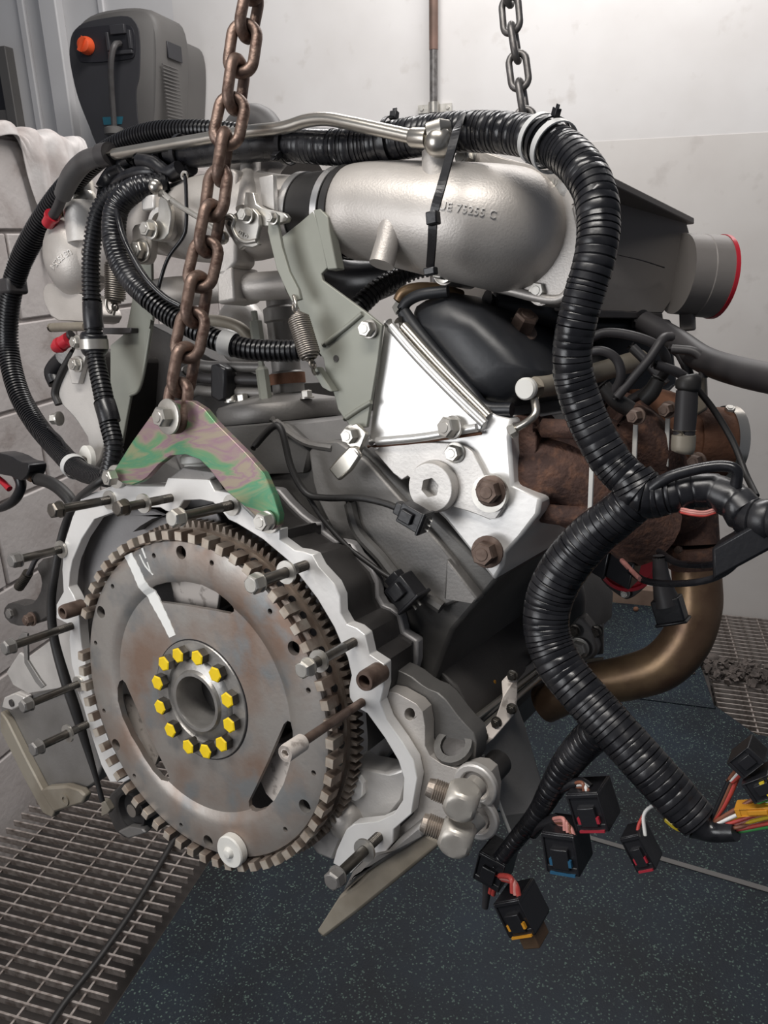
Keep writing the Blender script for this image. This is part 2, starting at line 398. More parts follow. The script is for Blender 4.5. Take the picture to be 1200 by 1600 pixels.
# left block wall
HC = .2275; Z1 = .178; NCO = 8
mb = MB(); rbox(mb, UL-.20, UL-.009, -.6, VB-.002, -.15, Z1+HC*7-.004)
wl = struct('wall_left', mb, 'mortar')
v0 = P0L@RY
proto = None
for c in range(NCO):
    z0 = Z1+HC*(c-1)+.005; z1 = Z1+HC*c-.005
    if c == 0: z0 = -.14
    s = -.6+(.45/2 if c % 2 else 0) - .02
    k0 = v0+.42-(.225 if c % 2 else 0)
    k0 -= .45*math.ceil((k0+.6)/.45)
    while k0 < VB:
        a = max(k0+.005, -.6); b = min(k0+.445, VB-.004); k0 += .45
        if b-a < .05: continue
        full = abs(b-a-.44) < 1e-6 and c > 0
        if full and proto: me = proto
        else:
            m = MB(); L = b-a; h = z1-z0; rbox(m, -.014, 0, -L/2, L/2, -h/2, h/2)
            o = build('block', m, 'block_paint', wl, bevel=.004); me = o.data
            if full: proto = me
            o.location = tuple(R(UL, (a+b)/2, (z0+z1)/2)); continue
        o = bpy.data.objects.new('block', me); COL.objects.link(o); o.parent = wl
        q = o.modifiers.new('bevel', 'BEVEL'); q.width = .004; q.segments = 2; q.limit_method = 'ANGLE'
        o.location = tuple(R(UL+rnd.uniform(-.0015, .0015), (a+b)/2, (z0+z1)/2))
mb = MB(); rbox(mb, UL-.20, UL-.012, -.6, VB-.002, Z1+HC*7-.003, Z1+HC*7+.004); build('wall_top', mb, 'block_paint', wl)

# ---- trims and dark opening on the wall beyond
def vstrip(name, xt, w, d, m, off=0):
    p = BW(xt, 60, off); u = p@RX; mb = MB(); rbox(mb, u-w/2, u+w/2, VB-d, VB+.002, .2, 3.3)
    return struct(name, mb, m, bevel=.006)
vstrip('trim_1', 43, .035, .018, 'panel_paint'); vstrip('trim_2', 92, .085, .05, 'panel_paint'); vstrip('trim_3', 166, .03, .015, 'panel_paint')
a = BW(20, 75); b = BW(-60, 330)
mb = MB(); u1 = a@RX; u0 = u1-.6; zt = a[2]; zb = b[2]
door = MB(); rbox(door, u0, u1-.05, VB-.02, VB+.004, .3, zt-.05)
d1 = struct('door_1', door, 'cabinet_black')
mb = MB(); rbox(mb, u1-.05, u1, VB-.05, VB+.004, .3, zt); rbox(mb, u0, u1-.05, VB-.05, VB+.004, zt-.05, zt); build('frame', mb, 'cabinet_grey', d1, bevel=.004)
mb = MB(); rbox(mb, u0, u1-.05, VB-.045, VB+.004, zt-.30, zt-.24); build('rail', mb, 'cabinet_grey', d1, bevel=.004)

# ---- pipe on the back wall
pt = BW(677, -160, .03); pm = BW(677.5, 78, .03); pl = R(pm@RX, VB-.03, .25)
pt = R(pm@RX, VB-.03, 3.3)
pr = thing('wall_pipe', 'thin brown and grey copper pipe running up the white back wall', 'pipe', pl, 'W')
mb = MB(); mb.lathe([(.0165, 0), (.0165, 3.3-pm[2])], pm, RZ, 16); build('upper_pipe', mb, 'copper_pipe', pr, label='brown upper length of pipe')
mb = MB(); mb.lathe([(.015, 0), (.015, pm[2]-.25)], pl, RZ, 16); build('lower_pipe', mb, 'chain_grey', pr)
q = BW(679, 168, .03); mb = MB(); mb.lathe([(.020, -.018), (.020, .018)], R(pm@RX, VB-.03, q[2]), RZ, 16)
mb.box(R(pm@RX, VB-.008, q[2]), RX, RY, RZ, .13, .008, .028)
clip = build('pipe_clip', mb, 'zinc', pr)
for sgn in (-1, 1):
    m = MB(); m.hexa(R(pm@RX+sgn*.05, VB-.012, q[2]), -RY, .008, .006); build('screw', m, 'zinc', clip)

# ---- grating on the left, bars one by one
def grate(name, lab, u0, u1, v0, v1, z, pitch, rodp, ref_v, ref_u, clipf=None, rod_off=0):
    root = thing(name, lab, 'grate', R((u0+u1)/2, (v0+v1)/2, z-.02), 'W')
    n0 = math.ceil((v0-ref_v)/pitch); n1 = math.floor((v1-ref_v)/pitch); pm_ = None
    for i in range(n0, n1+1):
        v = ref_v+i*pitch
        if pm_ is None:
            m = MB(); rbox(m, -(u1-u0)/2, (u1-u0)/2, -.0024, .0024, -.014, .003)
            o = build('bar', m, 'grate_steel', root, offset=(0, 0, 0)); pm_ = o.data
        else:
            o = bpy.data.objects.new('bar', pm_); COL.objects.link(o); o.parent = root
        o.location = Vector(R((u0+u1)/2, v, z))-Vector(R((u0+u1)/2, (v0+v1)/2, z-.02))
    n0 = math.ceil((u0-ref_u)/rodp); n1 = math.floor((u1-ref_u)/rodp); pm_ = None
    for i in range(n0, n1+1):
        u = ref_u+i*rodp
        if pm_ is None:
            m = MB(); m.tube([-RY*(v1-v0)/2, RY*(v1-v0)/2], .0028, 6, 1)
            o = build('rod', m, 'grate_steel', root, offset=(0, 0, 0)); pm_ = o.data
        else:
            o = bpy.data.objects.new('rod', pm_); COL.objects.link(o); o.parent = root
        o.location = Vector(R(u, (v0+v1)/2, z-.004))-Vector(R((u0+u1)/2, (v0+v1)/2, z-.02))
    return root
refb = FL(105, 1588)
grate('floor_grate', 'rusty steel bar grating in the floor at lower left beside the blue mat', UL+.03, UM-.03, .25, 2.2, 0.0, .0300, .107, refb@RY, UM-.085)
rg = FL(1160, 1110)
grate('drain_grate', 'dark steel bar grating at right by the foot of the back wall', UG+.012, UG+1.3, VG-.55, VB-.02, -.020, .030, .12, rg@RY, FL(1165, 1060)@RX)
# ---- rubber mats
vs = FL(1000, 1095)@RY
sa = FL(930, 1315); sb = FL(1200, 1395)
sd = unit(sb-sa); 
def mat_tile(pts, lab):
    base = np.mean(pts, 0); mb = MB(); mb.prism([p+RZ*.008 for p in pts], (0, 0, -.02))
    return single('rubber_mat', mb, 'speckled_rubber', lab, 'mat', base-RZ*.012, 'W', 'speckled rubber floor mats', smooth=0, bevel=.003)
cut = FL(1180, 1150)
mat_tile([R(UM, vs+.004, 0), R(UG-.003, vs+.004, 0), R(UG-.06, VB-.06, 0), R(UM, VB-.06, 0)], 'blue-black speckled rubber mat furthest back under the bronze exhaust pipe')
lc = sa - sd*((sa@RX-UM)/(sd@RX)) ; rc = sa + sd*((2.2-sa@RX)/(sd@RX))
g = np.array([-sd[1], sd[0], 0])*.003
mat_tile([lc+g, rc+g, R(2.2, cut@RY-.25, 0), cut, R(UG-.003, VG, 0), R(UG-.003, vs-.003, 0), R(UM, vs-.003, 0)], 'blue-black speckled rubber mat in the middle under the hanging plugs')
mat_tile([lc-g, R(UM, -.9, 0), R(2.2, -.9, 0), rc-g], 'blue-black speckled rubber mat nearest the camera along the bottom')
st = MB(); w = np.array([-sd[1], sd[0], 0])*.009
a, b = lc+sd*.75, lc+sd*1.65
st.prism([a-w+RZ*.0105, b-w+RZ*.0105, b+w+RZ*.0105, a+w*.4+RZ*.0105], (0, 0, -.002))
single('dust_strip', st, 'cabinet_grey', 'pale grey dusty strip lying along the joint of the rubber mats', 'strip', (a+b)/2, 'W', smooth=0)
# ---- rubble and leaves on the right grate
c0 = FL(1150, 1050); rb = MB()
for i in range(260):
    p = c0 + RX*rnd.gauss(.04, .09) + RY*rnd.gauss(0, .035) + RZ*rnd.uniform(-.010, .012); r = rnd.uniform(.006, .022)
    d = unit([rnd.uniform(-1, 1), rnd.uniform(-1, 1), rnd.uniform(.2, 1)]); a_, b_, _ = basis(d)
    rb.prism([p+r*(a_*math.cos(t)+b_*math.sin(t))*rnd.uniform(.6, 1) for t in (0, 1.2, 2.4, 3.7, 5)], tuple(d*r*.35))
o = single('leaf_litter', rb, 'rubble', 'heap of dry leaves and grit lying on the right grate', 'debris', c0, 'W', smooth=0); o['kind'] = 'stuff'
m = MB(); c = FL(1112, 1028); m.ball(c+RZ*.002, .026, 10, 6, (1.1, .9, .6)); single('stone', m, 'rubble', 'small round grey stone beside the leaf litter on the right grate', 'stone', c, 'W')
m = MB(); c = FL(993, 957); m.ball(c+RZ*.016, .012, 8, 5, (1, .9, .9)); single('pebble', m, 'rust_orange', 'tiny reddish pebble alone on the far rubber mat', 'stone', c, 'W')
# ---- cable on the left grate
pts = [FL(x, y)+RZ*.012 for x, y in ((60, 1640), (100, 1577), (150, 1512), (200, 1440), (240, 1375), (268, 1325), (300, 1270))]
m = MB(); m.tube(pts, .0075, 12); single('black_cable', m, 'black_rubber', 'thick black cable lying across the left floor grating', 'cable', pts[2], 'W')
# ---- rag on the block wall
ZT = Z1+HC*7+.004
def rag():
    def LW(x, y): return WP(x, y, RX*UL, RX)                 # point on the face of the block wall
    sA = LW(-60, 215)@RY; sB = LW(124, 235)@RY; sH = LW(27, 215)@RY
    N, K = 44, 30; v = []
    for i in range(N):
        sg = sA+(sB-sA)*i/(N-1)
        h = min(1, max(0, (sg-sH+.02)/.05)); tail = min(1, max(0, (sB-sg)/.10))
        drop = .025*(1-h)+h*(.05+.24*tail+.03*math.sin(sg*31))
        top = .15; L = top+drop
        for j in range(K):
            q = j/(K-1)*L
            fold = .5+.5*math.sin(sg*60+.8*math.sin(sg*23)); fold2 = .5+.5*math.sin(sg*113+2)
            if q < top: u = UL-.14+q*.96; z = ZT+.008+.020*fold*(.4+.6*q/top)+.008*fold2
            else:
                d = q-top; w = min(1, d/.06); u = UL+.008+.012*(1-w)+(.030*fold+.012*fold2)*w; z = ZT+.012-d+.02*fold*(1-w)
            v.append(R(u, sg+.05*max(0, q-top)*(1 if i < N/2 else -.6), z))
    f = [(i*K+j, i*K+j+1, (i+1)*K+j+1, (i+1)*K+j) for i in range(N-1) for j in range(K-1)]
    m = MB(); m.add(v, f); o = single('rag', m, 'cloth', 'dirty white cloth rag draped over the top of the block wall', 'rag', R(UL-.1, (sA+sB)/2, ZT), 'W', smooth=80)
    s = o.modifiers.new('thick', 'SOLIDIFY'); s.thickness = .003; s.offset = 1
    u = o.modifiers.new('sub', 'SUBSURF'); u.levels = 1; u.render_levels = 1
rag()
# ---- grey equipment cabinet on the wall beyond
VF = VB-.38
def CF(x, y, d=0.0): return WP(x, y, RY*(VF+d), RY)
cab = thing('equipment_cabinet', 'rounded grey wall mounted equipment cabinet with red switch and cable', 'cabinet', R(CF(180, 230)@RX, VB, CF(180, 235)[2]-.1), 'W')
out = rounded([CF(x, y) for x, y in ((104, 85), (108, 50), (140, 18), (205, 8), (240, 14), (250, 60), (247, 190), (238, 250), (160, 250), (138, 210))], 2, .22)
m = MB(); ce = np.mean(out, 0)
rings = [[ce+(p-ce)*s+RY*d for p in out] for s, d in ((.93, -.002), (.985, .012), (1.0, .035), (1.0, .20), (.97, .215))]
m.loft(rings); build('body', m, 'cabinet_grey', cab, smooth=50)
m = MB(); rings = [[ce+(p-ce)*s+RY*d-RZ*.03 for p in out] for s, d in ((.90, .21), (.90, .372))]; m.loft(rings); build('rear_body', m, 'cabinet_grey', cab, smooth=50)
m = MB(); f = rounded([CF(x, y, -.006) for x, y in ((107, 88), (111, 52), (130, 34), (200, 22), (216, 40), (219, 70), (218, 120), (212, 140), (215, 190), (228, 248), (165, 248), (142, 205), (120, 150))], 2, .2)
m.prism(f, tuple(RY*.02)); build('front_panel', m, 'cabinet_dark', cab, bevel=.004)
m = MB(); f = rounded([CF(x, y, -.012) for x, y in ((115, 52), (120, 44), (200, 36), (210, 48), (211, 85), (205, 93), (128, 99), (120, 90))], 2, .22); m.prism(f, tuple(RY*.01)); ctl = build('control_panel', m, 'cabinet_black', cab, bevel=.002)
m = MB(); c = CF(137, 72, -.014); m.lathe([(.030, 0), (.030, .012), (.024, .03), (.02, .032)], c, -RY, 20); m.box(c-RY*.036, RX*.5+RZ*.86, RY, RX*.86-RZ*.5, .05, .014, .012); build('switch_knob', m, 'orange_knob', ctl, label='round orange red switch knob')
m = MB(); c = CF(187, 64, -.014); 
for du, dz, w, h in ((-.045, 0, .012, .06), (.045, 0, .012, .06), (0, -.038, .10, .012), (0, .035, .06, .03)): m.box(c+RX*du+RZ*dz, RX, RY, RZ, w, .02, h)
build('socket', m, 'cabinet_dark', ctl, bevel=.002)
pts = [CF(187, 68, -.02), CF(180, 70, -.06), CF(175, 84, -.075), CF(173, 110, -.07), CF(175, 150, -.05), CF(178, 190, -.035), CF(180, 240, -.03)]
m = MB(); m.tube(pts, .0105, 10); build('power_cable', m, 'grey_hose', cab)
m = MB(); c = CF(178, 205, -.03); m.lathe([(.022, -.014), (.036, -.010), (.036, .010), (.022, .016)], c, RZ, 20); build('cable_grommet', m, 'cabinet_grey', cab)
m = MB(); m.prism([CF(x, y, -.008) for x, y in ((160, 183), (192, 182), (190, 194), (162, 195))], tuple(RY*.004)); build('label_plate', m, 'teal_label', cab, label='small blue label')
# right-hand side of the cabinet: grip recess and ribs
ur = max(p@RX for p in out)
m = MB(); c = R(ur+.001, VF+.10, CF(270, 82, .1)[2]); m.box(c, RX, RY, RZ, .006, .10, .055); build('grip', m, 'cabinet_black', cab, bevel=.002)
m = MB()
for k in range(26): m.box(R(ur, VF+.06+.0, CF(250, 110, .1)[2]-k*.012), RX, RY, RZ, .005, .11, .005)
build('ribs', m, 'cabinet_grey', cab)

# ================================================================== THE ENGINE (engine axes: x across, y along the crank away from us, z up)
eng = thing('engine', 'large aluminium V8 engine hanging from two chains, rusty flywheel facing us', 'engine', (0, 0, -.2), 'E')
def ep(name, mb, m, parent=eng, **k): return build(name, mb, m, parent, **k)
def plate(name, pts, y, t, m, parent=eng, bevel=.0012, round_=0, holes=(), label=None, smooth=35):
    f = PP(pts, y); f = rounded(f, round_, .2) if round_ else f
    mb = MB(); mb.prism(f, (0, t, 0), [PP(h, y) for h in holes]); return build(name, mb, m, parent, bevel=bevel, label=label, smooth=smooth)
def hexb(px_, y, r, h, m='zinc', parent=eng, d=(0, -1, 0), **k):
    p = P(px_[0], px_[1], y); return put_bolt(parent, p, d, mm(p, r), mm(p, h), m, **k)
def etube(name, pts, r, m, parent=eng, n=14, label=None, caps=True):
    mb = MB(); mb.tube(P3(pts), rpx(pts, r), n, caps=caps); return build(name, mb, m, parent, smooth=50, label=label)

# ---- crankcase, block and sump
def yprism(prof, y0, y1):
    mb = MB(); mb.prism([(x, y0, z) for x, z in prof], (0, y1-y0, 0)); return mb
blk = [(-.15, .245), (-.29, .115), (-.235, .06), (-.215, .0), (-.20, -.07), (.19, -.07), (.205, .0), (.235, .06), (.285, .112), (.145, .242), (.09, .22), (0, .20), (-.09, .22)]
block = ep('engine_block', yprism(blk, .105, .60), 'block_grey', bevel=.004)
ep('valley_cover', yprism([(-.10, .235), (-.07, .262), (.07, .262), (.10, .235), (.09, .21), (-.09, .21)], .10, .55), 'block_grey', block, bevel=.006)
side = yprism([(.188, -.068), (.236, -.068), (.240, -.03), (.226, .0), (.20, .02)], .12, .585); ep('pan_flange', side, 'block_dark', block, bevel=.003)
sump = ep('sump', yprism([(-.20, -.07), (.20, -.07), (.205, -.095), (.18, -.15), (.14, -.19), (-.14, -.19), (-.19, -.14)], .10, .58), 'block_dark', bevel=.006)

# rear wall of the block under the deck, cast grey, seen between housing and head
plate('rear_wall', ((545, 690), (665, 823), (720, 890), (725, 935), (690, 950), (655, 930), (600, 925), (545, 870), (520, 830), (490, 770), (480, 690)), .098, .02, 'dull_alu', bevel=.004, round_=1)
plate('cast_corner', ((697, 873), (746, 935), (740, 944), (693, 936)), .092, .03, 'dull_alu', bevel=.002)
m = MB(); m.tube([P(545, 780, .094), P(560, 830, .094), P(595, 870, .094), P(625, 905, .094), P(690, 950, .096)], .006, 8); ep('casting_rib', m, 'block_grey')
m = MB(); m.tube([P(690, 690, .09)*0+P(425, 655, .10), P(475, 690, .10), P(520, 700, .10)], .004, 8); ep('valley_rib', m, 'dull_alu')

# ---- flywheel housing
outer = [(160, 765), (178, 758), (207, 759), (257, 760), (262, 747), (327, 750), (335, 767), (362, 770), (380, 792), (403, 815), (420, 828), (437, 827), (437, 843), (460, 860), (474, 862), (488, 867), (498, 886), (522, 912), (531, 932), (532, 958), (542, 976), (558, 982), (570, 992), (577, 1023), (600, 1038), (600, 1073), (594, 1097), (604, 1125), (629, 1160), (646, 1188), (652, 1216), (646, 1251), (643, 1272), (615, 1296), (614, 1317), (604, 1330), (576, 1335), (548, 1365), (520, 1349), (526, 1328), (541, 1296), (552, 1288), (590, 1284)]
inner = [(615, 1272), (629, 1251), (631, 1216), (622, 1188), (601, 1153), (573, 1114), (555, 1104), (546, 1090), (545, 1075), (549, 1055)]
arc = [(543, 1028), (532, 1004), (522, 980), (496, 936), (450, 876), (411, 843), (370, 818), (357, 812), (345, 797), (333, 785), (313, 781), (287, 782), (279, 795), (270, 801), (258, 798), (250, 793), (225, 793), (190, 797), (170, 803), (148, 811), (127, 843), (113, 876), (109, 895), (107, 917), (115, 931), (122, 947), (124, 981), (127, 1010), (145, 1090), (170, 1160), (205, 1216)]
left = [(195, 1222), (172, 1222), (158, 1195), (140, 1140), (122, 1075), (112, 1040), (108, 1000), (110, 977), (88, 966), (88, 945), (99, 925), (97, 890), (100, 850), (113, 808), (128, 775), (145, 770)]
YF = .015
hs = outer + inner + arc + left
m = MB(); m.prism(PP(hs, YF), (0, .012, 0)); housing = ep('flywheel_housing', m, 'machined_alu', bevel=.0009)
# outer shell of the housing, set back
def scaled(pts, y, sc, c=(0.0, 0.0)):
    q = PP(pts, y); return [np.array([c[0]+(p[0]-c[0])*sc, p[1], c[1]+(p[2]-c[1])*sc]) for p in q]
o_sh = outer[:26]
shell_o = PP(outer[:27], YF)+[P(604, 1125, YF), P(646, 1188, YF), P(652, 1216, YF)]
ring_out = [np.array(p) for p in shell_o]
angs = [math.degrees(math.atan2(p[2], p[0])) for p in ring_out]
rings = []
for y, s in ((YF+.010, .985), (YF+.055, .975), (YF+.060, .955), (YF+.095, .93)):
    ro = [np.array([p[0]*s, y, p[2]*s]) for p in ring_out]; rings.append(ro)
inn = []
for y in (YF+.095, YF+.010):
    inn.append([np.array([p[0]*min(1, .186/np.hypot(p[0], p[2])), y, p[2]*min(1, .186/np.hypot(p[0], p[2]))]) for p in ring_out])
m = MB(); m.loft(rings, closed=False, caps=False); ep('housing_shell', m, 'block_dark', housing, smooth=40)
m = MB(); m.loft(inn, closed=False, caps=False); ep('housing_inside', m, 'block_dark', housing, smooth=40)
# left half of the shell, wider for the starter, and the back wall of the bell
lo = PP(left[2:], YF)+PP(outer[:4], YF)
rings = [[np.array([p[0]*s, y, p[2]*s]) for p in lo] for y, s in ((YF+.010, .985), (YF+.07, .97), (YF+.095, .93))]
m = MB(); m.loft(rings, closed=False, caps=False); ep('housing_shell', m, 'housing_grey', housing, smooth=40)
bw = [np.array([p[0]*.97, .082, p[2]*.97]) for p in PP(outer[:28], YF)+[P(600, 1190, YF), P(520, 1270, YF), P(400, 1290, YF), P(300, 1250, YF), P(230, 1220, YF)]+PP(left, YF)]
m = MB(); m.prism(bw, (0, .012, 0), [circ((0, .082, 0), .075, 28)]); ep('bell_wall', m, 'housing_grey', housing, bevel=.002)
for (x0, y0), (x1, y1) in (((205, 872), (140, 850)), ((250, 800), (262, 850)), ((170, 815), (215, 850))):
    m = MB(); m.tube([P(x0, y0, .078), P((x0+x1)/2, (y0+y1)/2, .074), P(x1, y1, .078)], .006, 8); ep('bell_rib', m, 'housing_grey', housing)
# window bottom and lower bell
lower = [(545, 1192), (560, 1200), (600, 1208), (630, 1200), (635, 1225), (628, 1255), (612, 1275), (590, 1282), (552, 1288), (540, 1297), (520, 1345), (495, 1335), (470, 1300), (520, 1230)]
plate('lower_bell', lower, .040, .03, 'cast_alu_light', housing, bevel=.003)
plate('lower_bell_edge', ((560, 1215), (566, 1225), (566, 1245), (556, 1253), (548, 1250), (545, 1225), (552, 1212)), .034, .01, 'machined_alu', housing)
m = MB(); m.ball(P(545, 1275, .045), .022, 14, 9); ep('drain_boss', m, 'cast_alu', housing, smooth=60)
# foot plate with the two big bolts
foot = [(604, 1080), (620, 1083), (636, 1092), (650, 1100), (660, 1112), (664, 1135), (664, 1165), (672, 1182), (690, 1194), (716, 1202), (737, 1196), (752, 1198), (765, 1208), (771, 1235), (768, 1270), (758, 1300), (740, 1309), (720, 1308), (700, 1312), (682, 1318), (640, 1350), (600, 1345), (605, 1330), (622, 1296), (646, 1272), (654, 1240), (652, 1205), (640, 1170), (606, 1122), (598, 1098)]
c = P(640, 1116, .028)
fp = plate('foot_plate', foot, .028, .016, 'cast_alu', housing, bevel=.003, holes=[[(640+8*math.cos(t), 1116+10*math.sin(t)) for t in np.linspace(0, 2*PI, 16, endpoint=False)]])
plate('mount_face', ((668, 1306), (690, 1318), (640, 1360), (560, 1425), (505, 1467), (494, 1456), (530, 1400), (552, 1385), (590, 1345), (620, 1318), (650, 1290)), .018, .03, 'tan_hose', housing, bevel=.003)
plate('mount_web', ((548, 1365), (576, 1337), (604, 1331), (618, 1316), (655, 1285), (665, 1305), (620, 1335), (560, 1372), (532, 1398)), .012, .02, 'dull_alu', housing, bevel=.004)
# dark pad above the foot
pad = [(604, 1040), (640, 1055), (665, 1075), (690, 1085), (720, 1125), (745, 1150), (742, 1195), (716, 1201), (688, 1192), (668, 1170), (662, 1115), (640, 1092), (605, 1078)]
plate('oil_pan_corner', pad, .045, .022, 'block_grey', housing, bevel=.006, round_=1)
m = MB(); m.ringlathe([(.017, 0), (.017, .006), (.011, .006), (.011, 0)], P(711, 1168, .043), (0, -.6, .8), 24); ep('drain_ring', m, 'block_grey', housing)
m = MB(); m.lathe([(.010, 0), (.010, .004), (.004, .005)], P(711, 1168, .043), (0, -.6, .8), 20); ep('drain_hole', m, 'block_dark', housing)
for x, y in ((745, 1225), (747, 1275)):
    c = P(x, y, .028); m = MB(); m.ringlathe([(.019, 0), (.019, .007), (.012, .007), (.012, 0)], c+np.array([0, .002, 0]), (0, -1, 0), 28); ep('bolt_boss', m, 'cast_alu_light', housing, bevel=.0015)
# dowels
for x, y in ((572, 1063), (101, 956)):
    c = P(x, y, -.004); r = mm(c, 17 if x > 300 else 12); m = MB()
    m.ringlathe([(r, .022), (r, 0), (r*.9, -.003), (r*.62, -.003), (r*.5, .006), (r*.5, .022)], c, (0, 1, 0), 24); ep('dowel', m, 'bolt_rust', housing)
# coolant pad on top of the flange
c = P(314, 737, .04); m = MB(); m.lathe([(.019, -.012), (.019, 0), (.015, .002), (.015, .008), (.018, .010), (.018, .016), (.014, .019), (.006, .020)], c, (0, 0, 1), 24); ep('top_plug', m, 'white_plastic', housing)
plate('top_pad', ((262, 748), (325, 752), (345, 740), (285, 730)), YF+.001, .03, 'dull_alu', housing)

# ---- flywheel
fw = [(.052, .004), (.095, .004), (.116, .0045), (.122, .001), (.128, -.0005), (.155, -.0005), (.160, .0010), (.161, .003), (.161, .018), (.158, .018), (.157, .0065), (.128, .0055), (.118, .009), (.052, .009)]
m = MB(); m.ringlathe([(r, h) for r, h in fw], (0, 0, 0), (0, 1, 0), 128)
fly = ep('flywheel', m, 'flywheel_steel', smooth=25)
cut = MB()
slot = [(229, 930), (233, 921), (245, 914), (262, 909.5), (292, 908), (318, 913), (340, 924), (356, 938), (363, 948), (364, 956), (358, 959.5), (330, 954), (290, 947), (238, 940), (231, 936)]
s0 = PP(slot, .003)
for k in range(3):
    a = 2*PI*k/3; rot = lambda p: np.array([p[0]*math.cos(a)-p[2]*math.sin(a), -.02, p[0]*math.sin(a)+p[2]*math.cos(a)])
    cut.prism([rot(p) for p in s0], (0, .06, 0))
for k in range(6):
    a = math.radians(86.94+60*k); cut.prism(circ((.150*math.cos(a), -.02, .150*math.sin(a)), .0066, 18), (0, .06, 0))
for x, y in ((241, 868), (176.4, 916), (150, 1004.4), (163, 1110.4), (210.4, 1212), (283.4, 1289), (446.4, 1295.6), (490.6, 1207.4), (482.4, 1078.4), (422.4, 955), (331.4, 879.4)):
    p = P(x, y, 0); cut.prism(circ((p[0], -.02, p[2]), .0027, 10), (0, .06, 0))
def boolean(o, mb):
    c = build('cut', mb, 'black_plastic', smooth=0); c.matrix_world = o.matrix_world
    b = o.modifiers.new('b', 'BOOLEAN'); b.object = c; b.operation = 'DIFFERENCE'; b.solver = 'EXACT'
    bpy.context.view_layer.update()
    dg = bpy.context.evaluated_depsgraph_get(); me = bpy.data.meshes.new_from_object(o.evaluated_get(dg))
    o.modifiers.clear(); old = o.data; o.data = me; me.name = old.name; bpy.data.objects.remove(c)
# cutter shares the frame of its target: shift by the same offset
for i in range(len(cut.v)): cut.v[i] = tuple(np.array(cut.v[i])-np.array(ROOT[fly.name]))
bpy.context.view_layer.update()
boolean(fly, cut)
fly.data.set_sharp_from_angle(angle=math.radians(25))
# hub, bore
m = MB(); m.ringlathe([(.0605, .009), (.0605, .0030), (.0598, .0022), (.044, .0022), (.0425, .0048), (.041, .003), (.036, .001), (.032, -.0005), (.030, -.0035), (.0265, -.0035), (.0255, -.001), (.0255, .05), (.05, .05)], (.0035, 0, .001), (0, 1, 0), 72)
hub = ep('hub', m, 'hub_steel', fly, smooth=30)
m = MB(); m.ringlathe([(.0617, .0055), (.0617, .0037), (.0604, .0037), (.0604, .0055)], (.0035, 0, .001), (0, 1, 0), 64); ep('hub_groove', m, 'black_plastic', fly)
m = MB(); m.lathe([(.0256, .03), (.0256, .034), (.012, .036), (.006, .028)], (.0035, 0, .001), (0, 1, 0), 32); ep('bore', m, 'block_dark', fly)
for i, (x, y) in enumerate(((256, 1037), (278, 1024), (308, 1028), (336, 1054), (355, 1094), (358, 1133), (346, 1163), (321, 1174), (294, 1167), (266, 1141), (250, 1105), (246, 1067))):
    c = P(x, y, -.0058); m = MB(); r0 = rnd.uniform(0, 1)
    m.lathe([(.0082, .009), (.0082, .0003), (.0078, 0)], c, (0, 1, 0), 6, r0); hb = ep('flywheel_bolt', m, 'bolt_dark', fly, smooth=20)
    m = MB(); m.lathe([(.0080, .0006), (.0080, 0), (.0068, -.0008)], c+np.array([0, -.0003, 0]), (0, 1, 0), 6, r0); ep('painted_face', m, 'yellow_paint', fly, smooth=10, label='yellow painted bolt head')
# white paint strokes following the dished face
def face_y(r): return float(np.interp(r, [.09, .116, .122, .128, .16], [.0040, .0045, .001, -.0005, -.0005]))
def stroke(cl, wpx):
    mb = MB(); cl = [np.array(c, float) for c in cl]; pts = []
    q = spline([np.array([c[0], c[1], 0]) for c in cl], 8); rings = []
    for i in range(len(q)):
        t = unit(q[min(i+1, len(q)-1)]-q[max(i-1, 0)]); s = np.array([-t[1], t[0]]); w = np.interp(i, np.linspace(0, len(q)-1, len(wpx)), wpx)*(1+.05*math.sin(i*1.7)); row = []
        for sg in (-1, 1):
            p = P(q[i][0]+s[0]*w*sg/2, q[i][1]+s[1]*w*sg/2, 0); p[1] = face_y(np.hypot(p[0], p[2])); row.append(p)
        rings.append([row[0]-YE*.0005, row[1]-YE*.0005, row[1]+YE*.001, row[0]+YE*.001])
    mb.loft(rings); return ep('paint_mark', mb, 'white_mark', fly, smooth=0, label='white paint stroke')
stroke(((201, 866), (213, 890), (224, 915), (238, 942), (252, 968), (265, 996)), (12, 13, 14, 15, 13, 11))
stroke(((223, 856), (229, 872)), (3, 2)); stroke(((219, 866), (228, 884), (240, 898)), (1.5, 2, 1.5)); stroke(((231, 878), (237, 895)), (1.5, 1.5))
# white knob stuck on the rim
c = P(367, 1325, -.001); m = MB(); m.lathe([(.0165, 0), (.0165, -.007), (.0155, -.0085), (.006, -.0085), (.0058, -.0095), (.004, -.012), (.0015, -.0125)], c, (0, 1, 0), 32); ep('rim_button', m, 'white_plastic', fly, smooth=30, label='round white button on the rim')
